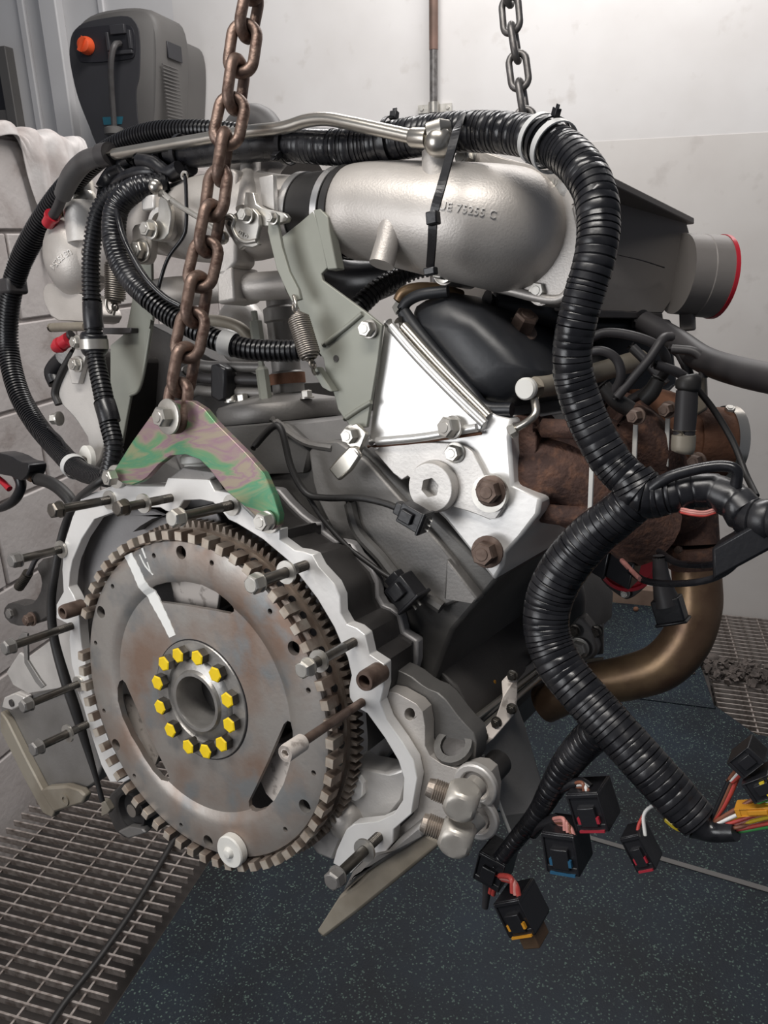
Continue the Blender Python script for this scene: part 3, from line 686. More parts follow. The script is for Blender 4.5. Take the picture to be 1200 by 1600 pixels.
# toothed sensor ring, sixty less two, with the drilled band behind
m = MB(); m.ringlathe([(.1605, .006), (.166, .008), (.1665, .0215), (.1600, .0215)], (0, 0, 0), (0, 1, 0), 160); band = ep('sensor_ring', m, 'ring_rust', fly, smooth=30)
def sector(mb, r0, r1, a, w, y0, y1, taper=0):
    ca, sa = math.cos(a), math.sin(a); v = []
    for y in (y0, y1):
        for r, ww in ((r0, w), (r1, w-taper)):
            for s in (-1, 1): v.append((r*ca-s*ww/2*sa, y, r*sa+s*ww/2*ca))
    return mb.add(v, [(0, 1, 3, 2), (4, 6, 7, 5), (0, 4, 5, 1), (2, 3, 7, 6), (0, 2, 6, 4), (1, 5, 7, 3)])
gap = math.radians(159)
tm = MB(); fm = MB(); hm = MB()
for k in range(60):
    a = math.radians(6*k+1.5); d = (a-gap+PI) % (2*PI)-PI
    if abs(d) < math.radians(5): continue
    sector(tm, .1625, .1715, a, .0092, -.0058, .0085); sector(fm, .1632, .1711, a, .0085, -.0064, -.0056)
    o_ = np.array([math.cos(a+math.radians(3))*.1665, .013, math.sin(a+math.radians(3))*.1665])
    hm.lathe([(.0036, -.001), (.0036, .0006)], o_, o_*np.array([1, 0, 1]), 10)
ep('sensor_teeth', tm, 'ring_rust', fly, smooth=0)['kind'] = 'stuff'
ep('tooth_faces', fm, 'ring_face', fly, smooth=0, label='bright worn tooth faces')['kind'] = 'stuff'
ep('band_holes', hm, 'black_plastic', fly, smooth=0)['kind'] = 'stuff'
m = MB(); m.ringlathe([(.160, .0215), (.1695, .0215), (.1695, .034), (.160, .034)], (0, 0, 0), (0, 1, 0), 160)
for k in range(134):
    sector(m, .168, .1762, 2*PI*k/134, .0058, .0225, .0335, .0036)
ep('ring_gear', m, 'gear_steel', fly, smooth=20)
# pale arms seen through the slots
for q in (((262, 893), (345, 905), (338, 962), (322, 975), (280, 968), (272, 955), (270, 925)), ((425, 1160), (470, 1165), (470, 1225), (430, 1256), (415, 1240), (400, 1205)), ((192, 1085), (212, 1092), (222, 1120), (250, 1176), (243, 1196), (225, 1180), (205, 1140))):
    plate('adapter_arm', q, .022, .004, 'light_plate', housing, bevel=.0008)
plate('bell_web', ((172, 800), (195, 794), (240, 796), (262, 806), (335, 792), (345, 815), (250, 850), (160, 960), (145, 1010), (122, 1000), (118, 940), (100, 905), (112, 865), (135, 825)), .040, .004, 'housing_grey', housing, bevel=.002)
# ---- right cylinder head
def bank(a, b, y, side=1):           # a: along the deck outwards and down, b: away from the crank
    c = math.sqrt(.5); return np.array([side*(a+b)*c, y, (b-a)*c])
Y0 = .10
headp = [(597, 497), (590, 560), (575, 692), (625, 752), (640, 742), (655, 775), (695, 812), (772, 908), (786, 885), (790, 865), (815, 838), (842, 803), (846, 780), (802, 760), (797, 690), (800, 655), (778, 650), (764, 640)]
m = MB(); m.prism(PP(headp, Y0), (0, .46, 0)); head = ep('cylinder_head', m, 'machined_alu', bevel=.003)
plate('head_step', ((575, 694), (700, 690), (735, 700), (752, 730), (770, 770), (790, 790), (772, 815), (735, 800), (700, 790), (680, 800), (640, 742), (625, 752)), Y0-.006, .01, 'cast_alu_light', head, bevel=.004, round_=1)
tri = [(601, 504), (612, 512), (755, 660), (752, 672), (580, 690), (577, 684)]
plate('end_cover', tri, Y0-.010, .012, 'bright_cover', head, bevel=.003)
etube('cover_rim', ((606, 504, Y0-.008), (650, 555, Y0-.010), (705, 612, Y0-.010), (757, 662, Y0-.008)), 8, 'bright_cover', head)
etube('cover_rim', ((622, 500, Y0-.002), (690, 575, Y0-.002), (764, 650, Y0-.002)), 8, 'nickel', head)
etube('cover_lip', ((580, 690, Y0-.008), (660, 683, Y0-.010), (745, 668, Y0-.010)), 7, 'bright_cover', head)
etube('gasket', ((575, 698, Y0-.006), (660, 690, Y0-.006), (752, 677, Y0-.006)), 2.5, 'rust_orange', head)
# core plug with hexagon socket
c = P(672, 762, Y0-.016); r = mm(c, 39); m = MB(); a6 = .2
rs = [[c+np.array([rr*math.cos(2*PI*k/48), hh, rr*math.sin(2*PI*k/48)]) for k in range(48)] for rr, hh in ((r*1.05, .014), (r*1.05, .004), (r*.98, 0), (r*.96, 0), (r*.62, 0))]
m.loft(rs, caps=False)
hx = [[c+np.array([r*.40*math.cos(2*PI*k/6+a6), hh, r*.40*math.sin(2*PI*k/6+a6)]) for k in range(6)] for hh in (.0005, .012)]
m.lathe([(r*1.08, .010), (r*1.08, .016)], c, (0, 1, 0), 40)
cp = ep('core_plug', m, 'cast_alu_light', head, smooth=30)
def hexring(rr, hh):
    o_ = []
    for k in range(48):
        t = 2*PI*k/48; u_ = (t-a6) % (PI/3); o_.append(c+np.array([rr*math.cos(PI/6)/math.cos(u_-PI/6)*math.cos(t), hh, rr*math.cos(PI/6)/math.cos(u_-PI/6)*math.sin(t)]))
    return o_
m = MB(); m.loft([[c+np.array([r*.965*math.cos(2*PI*k/48), hh, r*.965*math.sin(2*PI*k/48)]) for k in range(48)] for hh in (.003, -.0004)]+[[c+np.array([r*.60*math.cos(2*PI*k/48), -.0004, r*.60*math.sin(2*PI*k/48)]) for k in range(48)], hexring(r*.42, -.0002), hexring(r*.40, .012)], caps=False); ep('plug_face', m, 'cast_alu_light', head, smooth=25)
m = MB(); m.prism([p+np.array([0, -.001, 0]) for p in hx[1]], (0, .002, 0)); ep('socket_floor', m, 'block_dark', head, smooth=0)
# head bolts
hexb((708, 668), Y0-.014, 17, 18, 'zinc', head, d=(-.25, -1, .1), wr=1.1)
etube('spacer', ((735, 667, Y0-.004), (762, 662, .12)), 14, 'nickel', head)
hexb((712, 707), Y0-.006, 13, 14, 'zinc', head, wr=1.3)
hexb((768, 767), Y0-.010, 19, 22, 'bolt_rust', head, d=(.1, -1, .05), wr=1.3); hexb((762, 862), Y0-.010, 19, 24, 'bolt_rust', head, d=(.1, -1, .05), wr=1.35)
m = MB(); m.ringlathe([(.016, 0), (.016, -.006), (.011, -.006), (.011, 0)], P(768, 770, Y0-.005), (0, 1, 0), 24); ep('bolt_ring', m, 'zinc', head)
# ---- rocker cover
rc0 = PP(((634, 490), (640, 476), (655, 466), (690, 455), (745, 478), (815, 545), (845, 585), (838, 605), (795, 636), (765, 638), (748, 632), (690, 562)), .112)
m = MB(); ce = np.mean(rc0, 0)
m.loft([[ce+(p-ce)*s+YE*d for p in rc0] for s, d in ((.45, -.010), (.72, -.006), (.88, .001), (.97, .009), (1, .022), (1.0, .43))]); rock = ep('rocker_cover', m, 'black_paint', smooth=40, bevel=.003)
lip = ((628, 484, .106), (650, 515, .106), (690, 562, .106), (735, 612, .106), (758, 637, .106), (800, 640, .106))
etube('cover_flange', lip, 11, 'black_paint', rock)
etube('cover_flange', ((628, 484, .106), (638, 470, .106), (660, 460, .108), (700, 455, .112)), 9, 'black_paint', rock)
c = P(812, 517, .16); put_bolt(rock, c, (.62, -.35, .70), mm(c, 20), mm(c, 26), 'bolt_rust', wr=1.35)
# left bank head, mostly hidden; end-face shade put into its dark colour
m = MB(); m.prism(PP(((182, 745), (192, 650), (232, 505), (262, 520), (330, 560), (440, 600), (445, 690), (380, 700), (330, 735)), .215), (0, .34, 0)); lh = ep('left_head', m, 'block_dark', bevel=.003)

# ---- intake: right elbow casting
el = [(540, 335, .12, 62), (556, 333, .12, 70), (590, 332, .12, 74), (640, 338, .12, 80), (690, 345, .122, 85), (740, 352, .128, 90), (780, 358, .142, 93), (805, 364, .165, 94), (815, 368, .195, 93)]
def tubeloft(pts, n=40, sp=6, caps=True):
    mb = MB(); mb.tube(P3([q[:3] for q in pts]), rpx([q[:3] for q in pts], [q[3] for q in pts]), n, sp, caps); return mb
elbow = ep('intake_elbow', tubeloft(el), 'cast_alu', smooth=60)
fl = [(728, 236), (745, 232), (800, 250), (850, 262), (880, 268), (892, 290), (903, 330), (908, 390), (895, 450), (872, 476), (840, 474), (760, 452), (712, 440), (684, 446), (678, 425), (690, 405), (720, 380), (740, 260)]
fl = [(a+(5 if a > 840 else 0), b) for a, b in fl]
plate('elbow_flange', fl, .150, .016, 'cast_alu', elbow, bevel=.003, round_=1)
etube('flange_rib', ((900, 318, .148), (908, 360, .148), (906, 400, .148), (893, 445, .148), (868, 468, .148), (800, 455, .148), (730, 437, .150)), 7, 'cast_alu', elbow)
for x, y, yy in ((730, 250, .145), (868, 290, .16), (845, 457, .155), (694, 425, .12)):
    c = P(x, y, yy+.004); r = mm(c, 20); m = MB(); m.lathe([(r, 0), (r, .05)], c, (0, 1, 0), 20); ep('bolt_lug', m, 'cast_alu', elbow)
    hexb((x, y), yy, 14, 15, 'zinc', elbow, wr=1.25, d=(-.1, -1, .1))
plate('lug_plate', ((845, 268), (868, 262), (892, 292), (884, 312), (868, 304)), .150, .01, 'machined_alu', elbow, bevel=.002)
# stubs
c = P(606, 378, .082); m = MB(); d = P(596, 414, .075)-c; r = mm(c, 20)
m.lathe([(r*1.25, -.03), (r*.95, 0), (r, np.linalg.norm(d))], c, d, 24); ep('drain_stub', m, 'cast_alu', elbow, smooth=50)
c = P(683, 268, .10); r = mm(c, 24); m = MB(); d = P(682, 236, .10)-c; L = np.linalg.norm(d)
m.lathe([(r*1.15, -.03), (r*1.0, 0), (r*.95, L)], c, d, 28); ep('banjo_boss', m, 'cast_alu', elbow, smooth=50)
# lettering cast into the elbow, laid on its surface
def lettering(s, pos_px, y, h_px, parent, curve_px, material, tilt=0.0, mirror=1):
    cu = bpy.data.curves.new('lettering', 'FONT'); cu.body = s; cu.size = 1; cu.extrude = .04; cu.bevel_depth = .012; cu.resolution_u = 2; cu.space_character = 1.12
    o = bpy.data.objects.new('lettering', cu); COL.objects.link(o); bpy.context.view_layer.update()
    me = bpy.data.meshes.new_from_object(o.evaluated_get(bpy.context.evaluated_depsgraph_get())); bpy.data.objects.remove(o)
    vs = [np.array(v.co) for v in me.vertices]; fs = [tuple(p.vertices) for p in me.polygons]; bpy.data.meshes.remove(me)
    return vs, fs
from mathutils.bvhtree import BVHTree
CAME = Vector(tuple(ME.T @ (O3-OE)))
def on_skin(bvh, x, y, proud):
    """point of the casting that is seen at x, y, moved proud along its normal"""
    d = (Vector(tuple(P(x, y, .1)))-CAME).normalized(); h, nn, i, t = bvh.ray_cast(CAME, d)
    if h is None: return None
    if nn.dot(d) > 0: nn = -nn
    return np.array(h+nn*proud)
def emboss(s, mbs, line, hpx, parent, material):
    vs, fs = lettering(s, None, 0, 0, None, None, None); wt = max(v[0] for v in vs); hm_ = max(v[1] for v in vs)
    bvh = BVHTree.FromPolygons([Vector(v) for v in mbs.v], mbs.f); q = spline([np.array([a, b, 0]) for a, b in line], 10); L = np.linspace(0, 1, len(q)); out = []
    for v in vs:
        t = v[0]/wt; c = np.array([np.interp(t, L, [p[k] for p in q]) for k in (0, 1)]); e = np.array([np.interp(min(1, t+.03), L, [p[k] for p in q])-np.interp(max(0, t-.03), L, [p[k] for p in q]) for k in (0, 1)]); e /= np.linalg.norm(e)
        up = np.array([e[1], -e[0]]); c = c+up*v[1]/hm_*hpx; p = on_skin(bvh, c[0], c[1], .0002+v[2]*.016); out.append(p)
    fs = [f for f in fs if all(out[i] is not None for i in f)]; out = [o if o is not None else np.zeros(3) for o in out]
    m = MB(); m.add(out, fs); return ep('cast_lettering', m, material, parent, smooth=0)
emboss('UE 75255 C', tubeloft(el), ((685, 327), (730, 334), (774, 342)), 13, elbow, 'cast_alu_light')
# coupling hose and clamps
cp = [(470, 333, .125, 56), (500, 333, .125, 60), (548, 333, .12, 66)]
coup = ep('coupling_hose', tubeloft(cp), 'black_rubber', smooth=60)
def clamp(x, y, ey, r, w, m='chrome', parent=coup):
    c = P(x, y, ey); d = unit(P(x+20, y+1, ey-.001)-c); r = mm(c, r); w = mm(c, w); mb = MB()
    mb.ringlathe([(r, -w/2), (r*1.03, -w/2), (r*1.03, w/2), (r, w/2)], c, d, 56); return ep('hose_clamp', mb, m, parent)
clamp(478, 333, .125, 58, 13); clamp(533, 333, .12, 66, 12)
clamp(547, 333, .12, 68, 12, 'black_rubber')
# throttle body: horizontal tubes across the valley
tb = [(205, 350, .15, 40), (250, 348, .14, 48), (300, 345, .135, 60), (340, 342, .132, 66), (400, 338, .13, 66), (440, 335, .128, 58), (478, 333, .125, 54)]
thr = ep('throttle_body', tubeloft(tb), 'cast_alu', smooth=50)
plate('throttle_plate', ((338, 270), (362, 262), (370, 270), (368, 410), (350, 432), (335, 430)), .095, .03, 'cast_alu', thr, bevel=.003)
plate('white_stop', ((404, 277), (426, 272), (429, 330), (410, 322)), .083, .006, 'cast_alu_light', thr, bevel=.001)
m = MB(); q = P3(((392, 250, .15), (390, 300, .10), (385, 330, .09))); m.tube(q, mm(q[1], 17), 14); ep('casting_arm', m, 'cast_alu', thr, smooth=60)
lever = plate('throttle_lever', ((383, 300), (396, 300), (400, 318), (412, 325), (431, 329), (445, 333), (450, 340), (447, 347), (433, 350), (420, 354), (403, 354), (398, 340), (380, 328)), .072, .006, 'zinc', thr, bevel=.001)
plate('quadrant', ((364, 335), (378, 325), (395, 325), (403, 335), (405, 352), (402, 366), (400, 374), (404, 382), (392, 387), (380, 386), (374, 391), (366, 380), (355, 362), (349, 348), (354, 338)), .066, .005, 'zinc', lever, bevel=.001)
etube('quadrant_rib', ((352, 340, .0655), (360, 337, .0655), (366, 343, .0655), (364, 356, .0655), (372, 372, .0655), (384, 378, .0655), (401, 376, .0655)), 3.5, 'zinc', lever)
m = MB(); m.prism(circ(P(358, 349, .0655), mm(P(358, 349, .066), 4), 14), (0, .001, 0)); ep('quadrant_hole', m, 'block_dark', lever, smooth=0)
for x, y in ((375, 363), (385, 369)):
    c = P(x, y, .0655); m = MB(); m.ringlathe([(mm(c, 3.2), -.0006), (mm(c, 3.2), .001), (mm(c, 1.8), .001), (mm(c, 1.8), -.0006)], c, (0, 1, 0), 16); ep('embossed_ring', m, 'zinc', lever)
c = P(380, 366, .0655); m = MB(); m.box(c, (.5, 0, .85), YE, (-.85, 0, .5), mm(c, 6), .002, mm(c, 1.5)); ep('embossed_bar', m, 'zinc', lever)
hexb((386, 337), .063, 10, 11, 'zinc', thr); hexb((427, 341), .058, 8, 9, 'zinc', thr)
m = MB(); c0, c1 = P(350, 372, .068), P(318, 345, .068); m.tube([c0, c1, P(275, 318, .07), P(243, 293, .072)], mm(c0, 4.5), 10, 4); ep('link_rod', m, 'zinc', thr)
for x, y in ((347, 371), (243, 292)):
    c = P(x, y, .068); m = MB(); m.ball(c, mm(c, 11), 16, 10); ep('ball_joint', m, 'nickel', thr, smooth=60)
m = MB(); c0, c1 = P(252, 302, .071), P(268, 315, .071); m.tube([c0, c1], mm(c0, 7), 6, 1); ep('rod_end', m, 'zinc', thr)
plate('pull_strap', ((419, 340), (426, 331), (434, 336), (434, 352), (440, 385), (452, 425), (466, 452), (470, 468), (456, 472), (448, 456), (432, 420), (421, 375), (418, 362)), .060, .004, 'olive_plate', thr, bevel=.0008)
# left lever group
plate('left_lever', ((248, 305), (262, 312), (268, 335), (262, 372), (240, 378), (228, 368), (230, 350), (246, 345)), .075, .006, 'zinc', thr, bevel=.001, round_=1)
c = P(248, 350, .082); m = MB(); m.ringlathe([(mm(c, 25), 0), (mm(c, 25), .012), (mm(c, 17), .012), (mm(c, 17), 0)], c, (0, 1, 0), 28); ep('spring_drum', m, 'cast_alu_light', thr)
hexb((236, 359), .070, 12, 12, 'zinc', thr); hexb((222, 391), .080, 14, 13, 'nickel', thr)
plate('left_block', ((220, 305), (240, 303), (241, 326), (221, 330)), .08, .02, 'cast_alu_light', thr, bevel=.002)
plate('left_ear', ((205, 352), (225, 348), (235, 375), (232, 408), (215, 415), (205, 385)), .085, .012, 'cast_alu', thr, bevel=.003, round_=1)
# lower crossing pipe and plates
lp = [(230, 462, .125, 20), (262, 458, .12, 24), (330, 452, .12, 22), (400, 448, .12, 22), (458, 444, .12, 22)]
low = ep('crossover_pipe', tubeloft(lp, 24), 'cast_alu', smooth=60)
plate('crossover_rib', ((338, 420), (362, 415), (366, 470), (340, 476)), .095, .04, 'cast_alu', low, bevel=.003)
# left elbow dome
ld = [(168, 402, .172, 40), (148, 402, .172, 42), (135, 402, .172, 40)]
lel = ep('left_elbow', tubeloft(ld), 'cast_alu', smooth=60)
m = MB(); c = P(122, 400, .165); m.ball(c, mm(c, 60), 28, 16, (.95, .8, 1.08)); ep('elbow_dome', m, 'cast_alu', lel, smooth=70)
plate('left_elbow_flange', ((66, 452), (76, 440), (100, 452), (135, 462), (158, 490), (150, 506), (118, 503), (82, 500), (68, 472)), .15, .035, 'cast_alu', lel, bevel=.004, round_=1)
c = P(131, 348, .155); d = np.array([.03, 0, 1]); r = mm(c, 28); m = MB(); L = mm(c, 52); m.lathe([(r*1.05, -L*.6), (r, 0), (r, L*.55), (r*.85, L*.55)], c, d, 28); ep('filler_boss', m, 'cast_alu_light', lel, smooth=45)
c2 = P(128, 313, .155); m = MB(); m.ball(c2, mm(c2, 24), 20, 12); m.lathe([(mm(c2, 21), 0), (mm(c2, 22), mm(c2, 26)), (mm(c2, 19), mm(c2, 30))], c2, d, 12); ep('banjo', m, 'nickel', lel, smooth=40)
m = MB(); q = P3(((110, 322, .15), (98, 320, .145), (88, 330, .14))); m.tube(q, mm(q[0], 11), 12); ep('banjo_pipe', m, 'bronze_pipe', lel, smooth=60)
mdome = MB(); c = P(122, 400, .165); mdome.ball(c, mm(c, 60), 28, 16, (.95, .8, 1.08))
emboss('UE 75254', mdome, ((109, 389), (93, 399), (78, 416)), 9, lel, 'cast_alu_light')
ep('left_coupling', tubeloft([(164, 400, .170, 39), (186, 380, .160, 38), (212, 352, .150, 41)], 28), 'cast_alu', thr, smooth=60)
plate('left_bank_casting', ((118, 560), (150, 545), (200, 560), (192, 700), (162, 736), (148, 712), (130, 650)), .165, .22, 'block_dark', bevel=.006)
# rubber breather elbow + steel breather pipe
bp = ep('breather_pipe', MB().tube(P3(((168, 243, .10), (260, 227, .10), (380, 207, .10), (440, 200, .098), (478, 189, .096), (510, 186, .094), (545, 192, .092), (600, 204, .09), (650, 215, .088))), [mm(P(400, 205, .1), 9.5)]*9, 16), 'nickel', smooth=60)
c = P(645, 215, .088); d = P(668, 216, .088)-c; m = MB(); m.lathe([(mm(c, 13), -.002), (mm(c, 15), 0), (mm(c, 15), np.linalg.norm(d))], c, d, 20); ep('pipe_nut', m, 'nickel', bp, smooth=40)
c = P(686, 222, .09); m = MB(); m.ball(c, mm(c, 24), 20, 12); m.lathe([(mm(c, 20), 0), (mm(c, 23), mm(c, 12)), (mm(c, 23), mm(c, 24)), (mm(c, 20), mm(c, 28))], c, (-.05, 0, 1), 6, .4); ep('banjo_head', m, 'nickel', bp, smooth=40)
re = ((172, 241, .10), (148, 246, .10), (128, 256, .105), (110, 278, .112), (98, 305, .12))
rb_ = ep('breather_hose', MB().tube(P3(re), rpx(re, [15, 15, 15, 15, 13]), 18), 'grey_hose', bp, smooth=60)
m = MB(); c = P(158, 243, .10); d = P(172, 240, .10)-c; m.lathe([(mm(c, 17), 0), (mm(c, 17), np.linalg.norm(d))], c, d, 20); ep('hose_collar', m, 'dark_hose', bp)
q = ((98, 305, .12), (90, 325, .125), (80, 342, .128)); ep('stub_pipe', MB().tube(P3(q), rpx(q, 8), 14), 'dark_hose', bp, smooth=60)
c = P(82, 337, .127); d = P(74, 352, .13)-c; m = MB(); m.ringlathe([(mm(c, 12), -.001), (mm(c, 12), .003), (mm(c, 10), .004), (mm(c, 10), .016), (mm(c, 4), .016), (mm(c, 4), -.001)], c, d, 20); ep('red_cap', m, 'red_plastic', bp, label='small red plastic cap')
# ---- airbox with red sealed duct
ab = P3(((868, 275, .235), (948, 283, .235), (1074, 345, .36), (1082, 372, .37), (1078, 400, .37), (1050, 472, .36), (1036, 492, .35), (1000, 492, .32), (880, 486, .215), (868, 440, .22)))
m = MB(); bk = np.array([-.13, .05, 0.02])
ce = np.mean(ab, 0); m.loft([[ce+(p-ce)*.985 for p in ab], [p+bk*.06 for p in ab], [p+bk for p in ab]]); air = ep('airbox', m, 'airbox', smooth=40, bevel=.003)
lidp = P3(((905, 262, .23), (950, 275, .233), (1083, 342, .365), (1083, 352, .365), (948, 287, .233), (905, 276, .23)))
m = MB(); m.prism([p+np.array([.002, -.004, 0]) for p in lidp], tuple(bk*1.02)); ep('airbox_lid', m, 'airbox', air, bevel=.001)
lo_ = P3(((925, 484, .22), (1035, 490, .345), (1036, 499, .345), (925, 497, .22))); m = MB(); m.prism([p+np.array([.001, -.003, 0]) for p in lo_], tuple(bk)); ep('airbox_base', m, 'dark_hose', air, bevel=.001)
c0 = P(1058, 428, .352); dc = np.array([1, .05, .10]); d = unit((RC@dc, -(NC@dc), UC@dc)); L = mm(c0, 64); r = mm(c0, 62)
m = MB(); m.lathe([(r*.98, 0), (r*.98, L*.5), (r, L*.52), (r*1.01, L)], c0-d*.0, d, 40); duct = ep('inlet_duct', m, 'airbox', air, smooth=40)
m = MB(); m.ringlathe([(r*1.03, L*.96), (r*1.03, L*1.06), (r*.9, L*1.08), (r*.9, L*.96)], c0, d, 40); m.lathe([(r*.95, L*1.0), (r*.2, L*1.03)], c0, d, 32); ep('duct_seal', m, 'red_plastic', air, label='red plastic blanking cap')
m = MB(); c = P(1074, 494, .362); m.box(c, (1, 0, 0), YE, (0, 0, 1), .014, .014, .03); ep('duct_tab', m, 'airbox', air, bevel=.002)
etube('mould_line', ((965, 398, .26), (1000, 406, .29), (1038, 418, .33)), 1.0, 'dark_hose', air)
# intake far behind
m = MB(); q = P3(((350, 290, .20), (358, 235, .22), (372, 200, .235), (398, 188, .235), (422, 205, .23), (432, 260, .21))); m.tube(q, [mm(z_, w_) for z_, w_ in zip(q, (20, 20, 21, 24, 22, 22))], 18); ep('rear_intake_hose', m, 'grey_hose', thr, smooth=60)
m = MB(); q = P3(((380, 268, .21), (430, 280, .2), (470, 300, .19))); m.tube(q, mm(q[1], 48), 24); ep('rear_throttle', m, 'airbox', thr, smooth=60)
# ---- valley: oil filler column and base disc
vc = P(450, 600, .20); disc = P(438, 640, .20); r = mm(disc, 98)
m = MB(); m.lathe([(r*.97, -.012), (r, -.008), (r, .004), (r*.96, .008), (r*.5, .016), (r*.42, .018)], disc, (0, 0, 1), 48); dsc = ep('valley_disc', m, 'dull_alu', smooth=40)
m = MB(); r = mm(vc, 25); L = mm(vc, 125); m.lathe([(r, -.01), (r, L*.14), (r*.9, L*.16), (r*.9, L*.75), (r*1.05, L*.77), (r*1.05, L*.92), (r*.8, L*.95), (r*.8, L*1.2)], vc, (0, 0, 1), 28); ep('column', m, 'dull_alu', dsc, smooth=40)
m = MB(); r = mm(vc, 26); m.ringlathe([(r, .0), (r*1.08, 0), (r*1.08, .012), (r, .012)], vc, (0, 0, 1), 28); ep('column_band', m, 'rust_orange', dsc)
pb = P(416, 628, .16); m = MB(); r = mm(pb, 10)
L = mm(pb, 62); m.lathe([(r, 0), (r, L*.8), (r*.8, L*.85), (r*.45, L*.9), (r*.45, L*1.3), (r, L*1.35), (r, L*2.0), (r*.5, L*2.02), (r*.5, L*2.25)], pb, (-.03, 0, 1), 6); ep('standoff', m, 'olive_plate', dsc, smooth=20)
for x, y in ((380, 628), (362, 628), (420, 625), (480, 622)): 
    c = P(x, y, .17); put_bolt(dsc, c, (0, 0, 1), mm(c, 9), mm(c, 10), 'zinc')
pul = P(378, 520, .22); m = MB(); m.ball(pul, mm(pul, 48), 20, 12, (.9, .8, 1.1)); ep('pump_body', m, 'cast_alu_light', smooth=60)
q = ((322, 500, .16), (350, 503, .16), (375, 512, .16), (392, 530, .165)); ep('tan_pipe', MB().tube(P3(q), rpx(q, 9), 12), 'tan_hose', smooth=60)
for k, yy in enumerate((572, 592, 612)):
    q = ((290, yy+8, .17), (310, yy-2, .17), (330, yy, .17), (410, yy+2, .18)); ep('coolant_pipe', MB().tube(P3(q), rpx(q, 8), 12), 'dull_alu' if k != 1 else 'dark_hose', smooth=60)
plate('pipe_clip', ((328, 570), (340, 568), (352, 576), (352, 622), (340, 628), (328, 620)), .155, .02, 'black_plastic', bevel=.003)
# ---- throttle bracket (olive plate) and springs
br = [(440, 370), (468, 348), (489, 330), (498, 350), (512, 418), (502, 428), (504, 438), (575, 490), (597, 508), (590, 565), (573, 668), (548, 668), (538, 655), (528, 640), (520, 610), (512, 600), (505, 560), (490, 540), (474, 500), (458, 462), (446, 400)]
tbr = plate('throttle_bracket', br, .080, .004, 'olive_plate', bevel=.0008)
plate('bracket_flange', ((489, 328), (500, 326), (512, 338), (515, 362), (527, 420), (512, 422), (498, 360)), .078, .012, 'olive_plate', tbr, bevel=.001)
etube('bracket_fold', ((505, 540, .079), (540, 512, .079), (566, 490, .079)), 4, 'olive_plate', tbr)
etube('bracket_fold', ((538, 655, .079), (560, 640, .079), (580, 628, .079)), 4, 'olive_plate', tbr)
plate('bracket_tab', ((487, 578), (494, 573), (512, 600), (520, 612), (515, 612), (503, 605)), .070, .01, 'olive_plate', tbr, bevel=.001)
hexb((577, 514), .077, 13, 13, 'zinc', tbr, wr=1.15); hexb((551, 680), .074, 13, 14, 'zinc', tbr, wr=1.3)
c = P(525, 560, .0795); m = MB(); m.lathe([(mm(c, 5), 0), (mm(c, 5), -.0004)], c, (0, 1, 0), 16); ep('bracket_hole', m, 'block_dark', tbr)
plate('clip_plate', ((540, 668), (556, 662), (572, 678), (560, 708), (548, 700), (536, 690)), .072, .006, 'nickel', tbr, bevel=.001)
q = [P(537+18*math.cos(t), 712+14*math.sin(t), .065) for t in np.linspace(-.9, 2.9, 12)]
m = MB(); m.prism([(p+np.array([0, 0, 0])) for p in q]+[p+np.array([-.008, 0, -.012])*.25 for p in reversed(q)], (0, .03, 0)); 
m2 = MB(); cc_ = P(535, 722, .075); m2.prism(PP(((555, 700), (563, 712), (548, 735), (528, 752), (521, 744), (512, 733), (530, 712), (545, 697)), .066), (0, .006, 0)); ep('pipe_clamp', m2, 'nickel', tbr, bevel=.002)
def spring(name, a, b, r, turns, w, parent, m='spring_steel'):
    a, b = np.array(a), np.array(b); d = b-a; L = np.linalg.norm(d); s, t, d = basis(d); pts = []
    n = turns*12
    for i in range(n+1):
        k = i/n; rr = r*(min(1, k*6+.35) if k < .2 else min(1, (1-k)*6+.35)); x = .0+k
        pts.append(a+d*L*x+rr*(math.cos(2*PI*turns*k)*s+math.sin(2*PI*turns*k)*t))
    mb = MB(); mb.tube(pts, w, 6, raw=True); 
    for e, sg in ((a, -1), (b, 1)): mb.tube([e+d*sg*(.004+.004*math.cos(q))+s*.004*math.sin(q) for q in np.linspace(0, 2*PI, 12)], w, 6, raw=True)
    return ep(name, mb, m, parent, smooth=60)
spring('return_spring', P(464, 490, .055), P(486, 562, .055), mm(P(474, 520, .055), 16), 22, .0011, tbr)
etube('spring_hook', ((459, 462, .058), (462, 474, .055), (463, 484, .055)), 3, 'nickel', tbr); etube('spring_hook', ((487, 566, .055), (489, 578, .06), (492, 584, .068)), 3, 'nickel', tbr)
# left bracket, spring and arm
lb = plate('left_bracket', ((208, 395), (225, 388), (236, 400), (238, 500), (228, 560), (218, 605), (204, 618), (196, 660), (190, 695), (178, 690), (172, 600), (172, 540), (196, 520), (206, 470)), .11, .004, 'olive_plate', bevel=.001)
etube('bracket_fold', ((238, 500, .108), (220, 600, .108), (203, 618, .108)), 3, 'olive_plate', lb)
plate('bracket_shelf', ((160, 512), (205, 512), (205, 520), (160, 522)), .10, .03, 'dark_hose', lb)
spring('return_spring', P(180, 405, .10), P(180, 474, .10), mm(P(180, 440, .1), 15), 20, .0012, lb)
etube('spring_hook', ((170, 455, .10), (166, 475, .10), (172, 488, .10), (180, 480, .10), (177, 492, .10)), 2.5, 'nickel', lb)
la = plate('left_arm', ((112, 545), (132, 538), (140, 560), (160, 640), (168, 665), (160, 712), (146, 740), (128, 712), (140, 690), (118, 655), (92, 628), (90, 612), (105, 570)), .13, .02, 'cast_alu_light', bevel=.004, round_=1)
plate('arm_tab', ((105, 570), (125, 530), (138, 540), (122, 600), (112, 600)), .122, .008, 'cast_alu_light', la, bevel=.001)
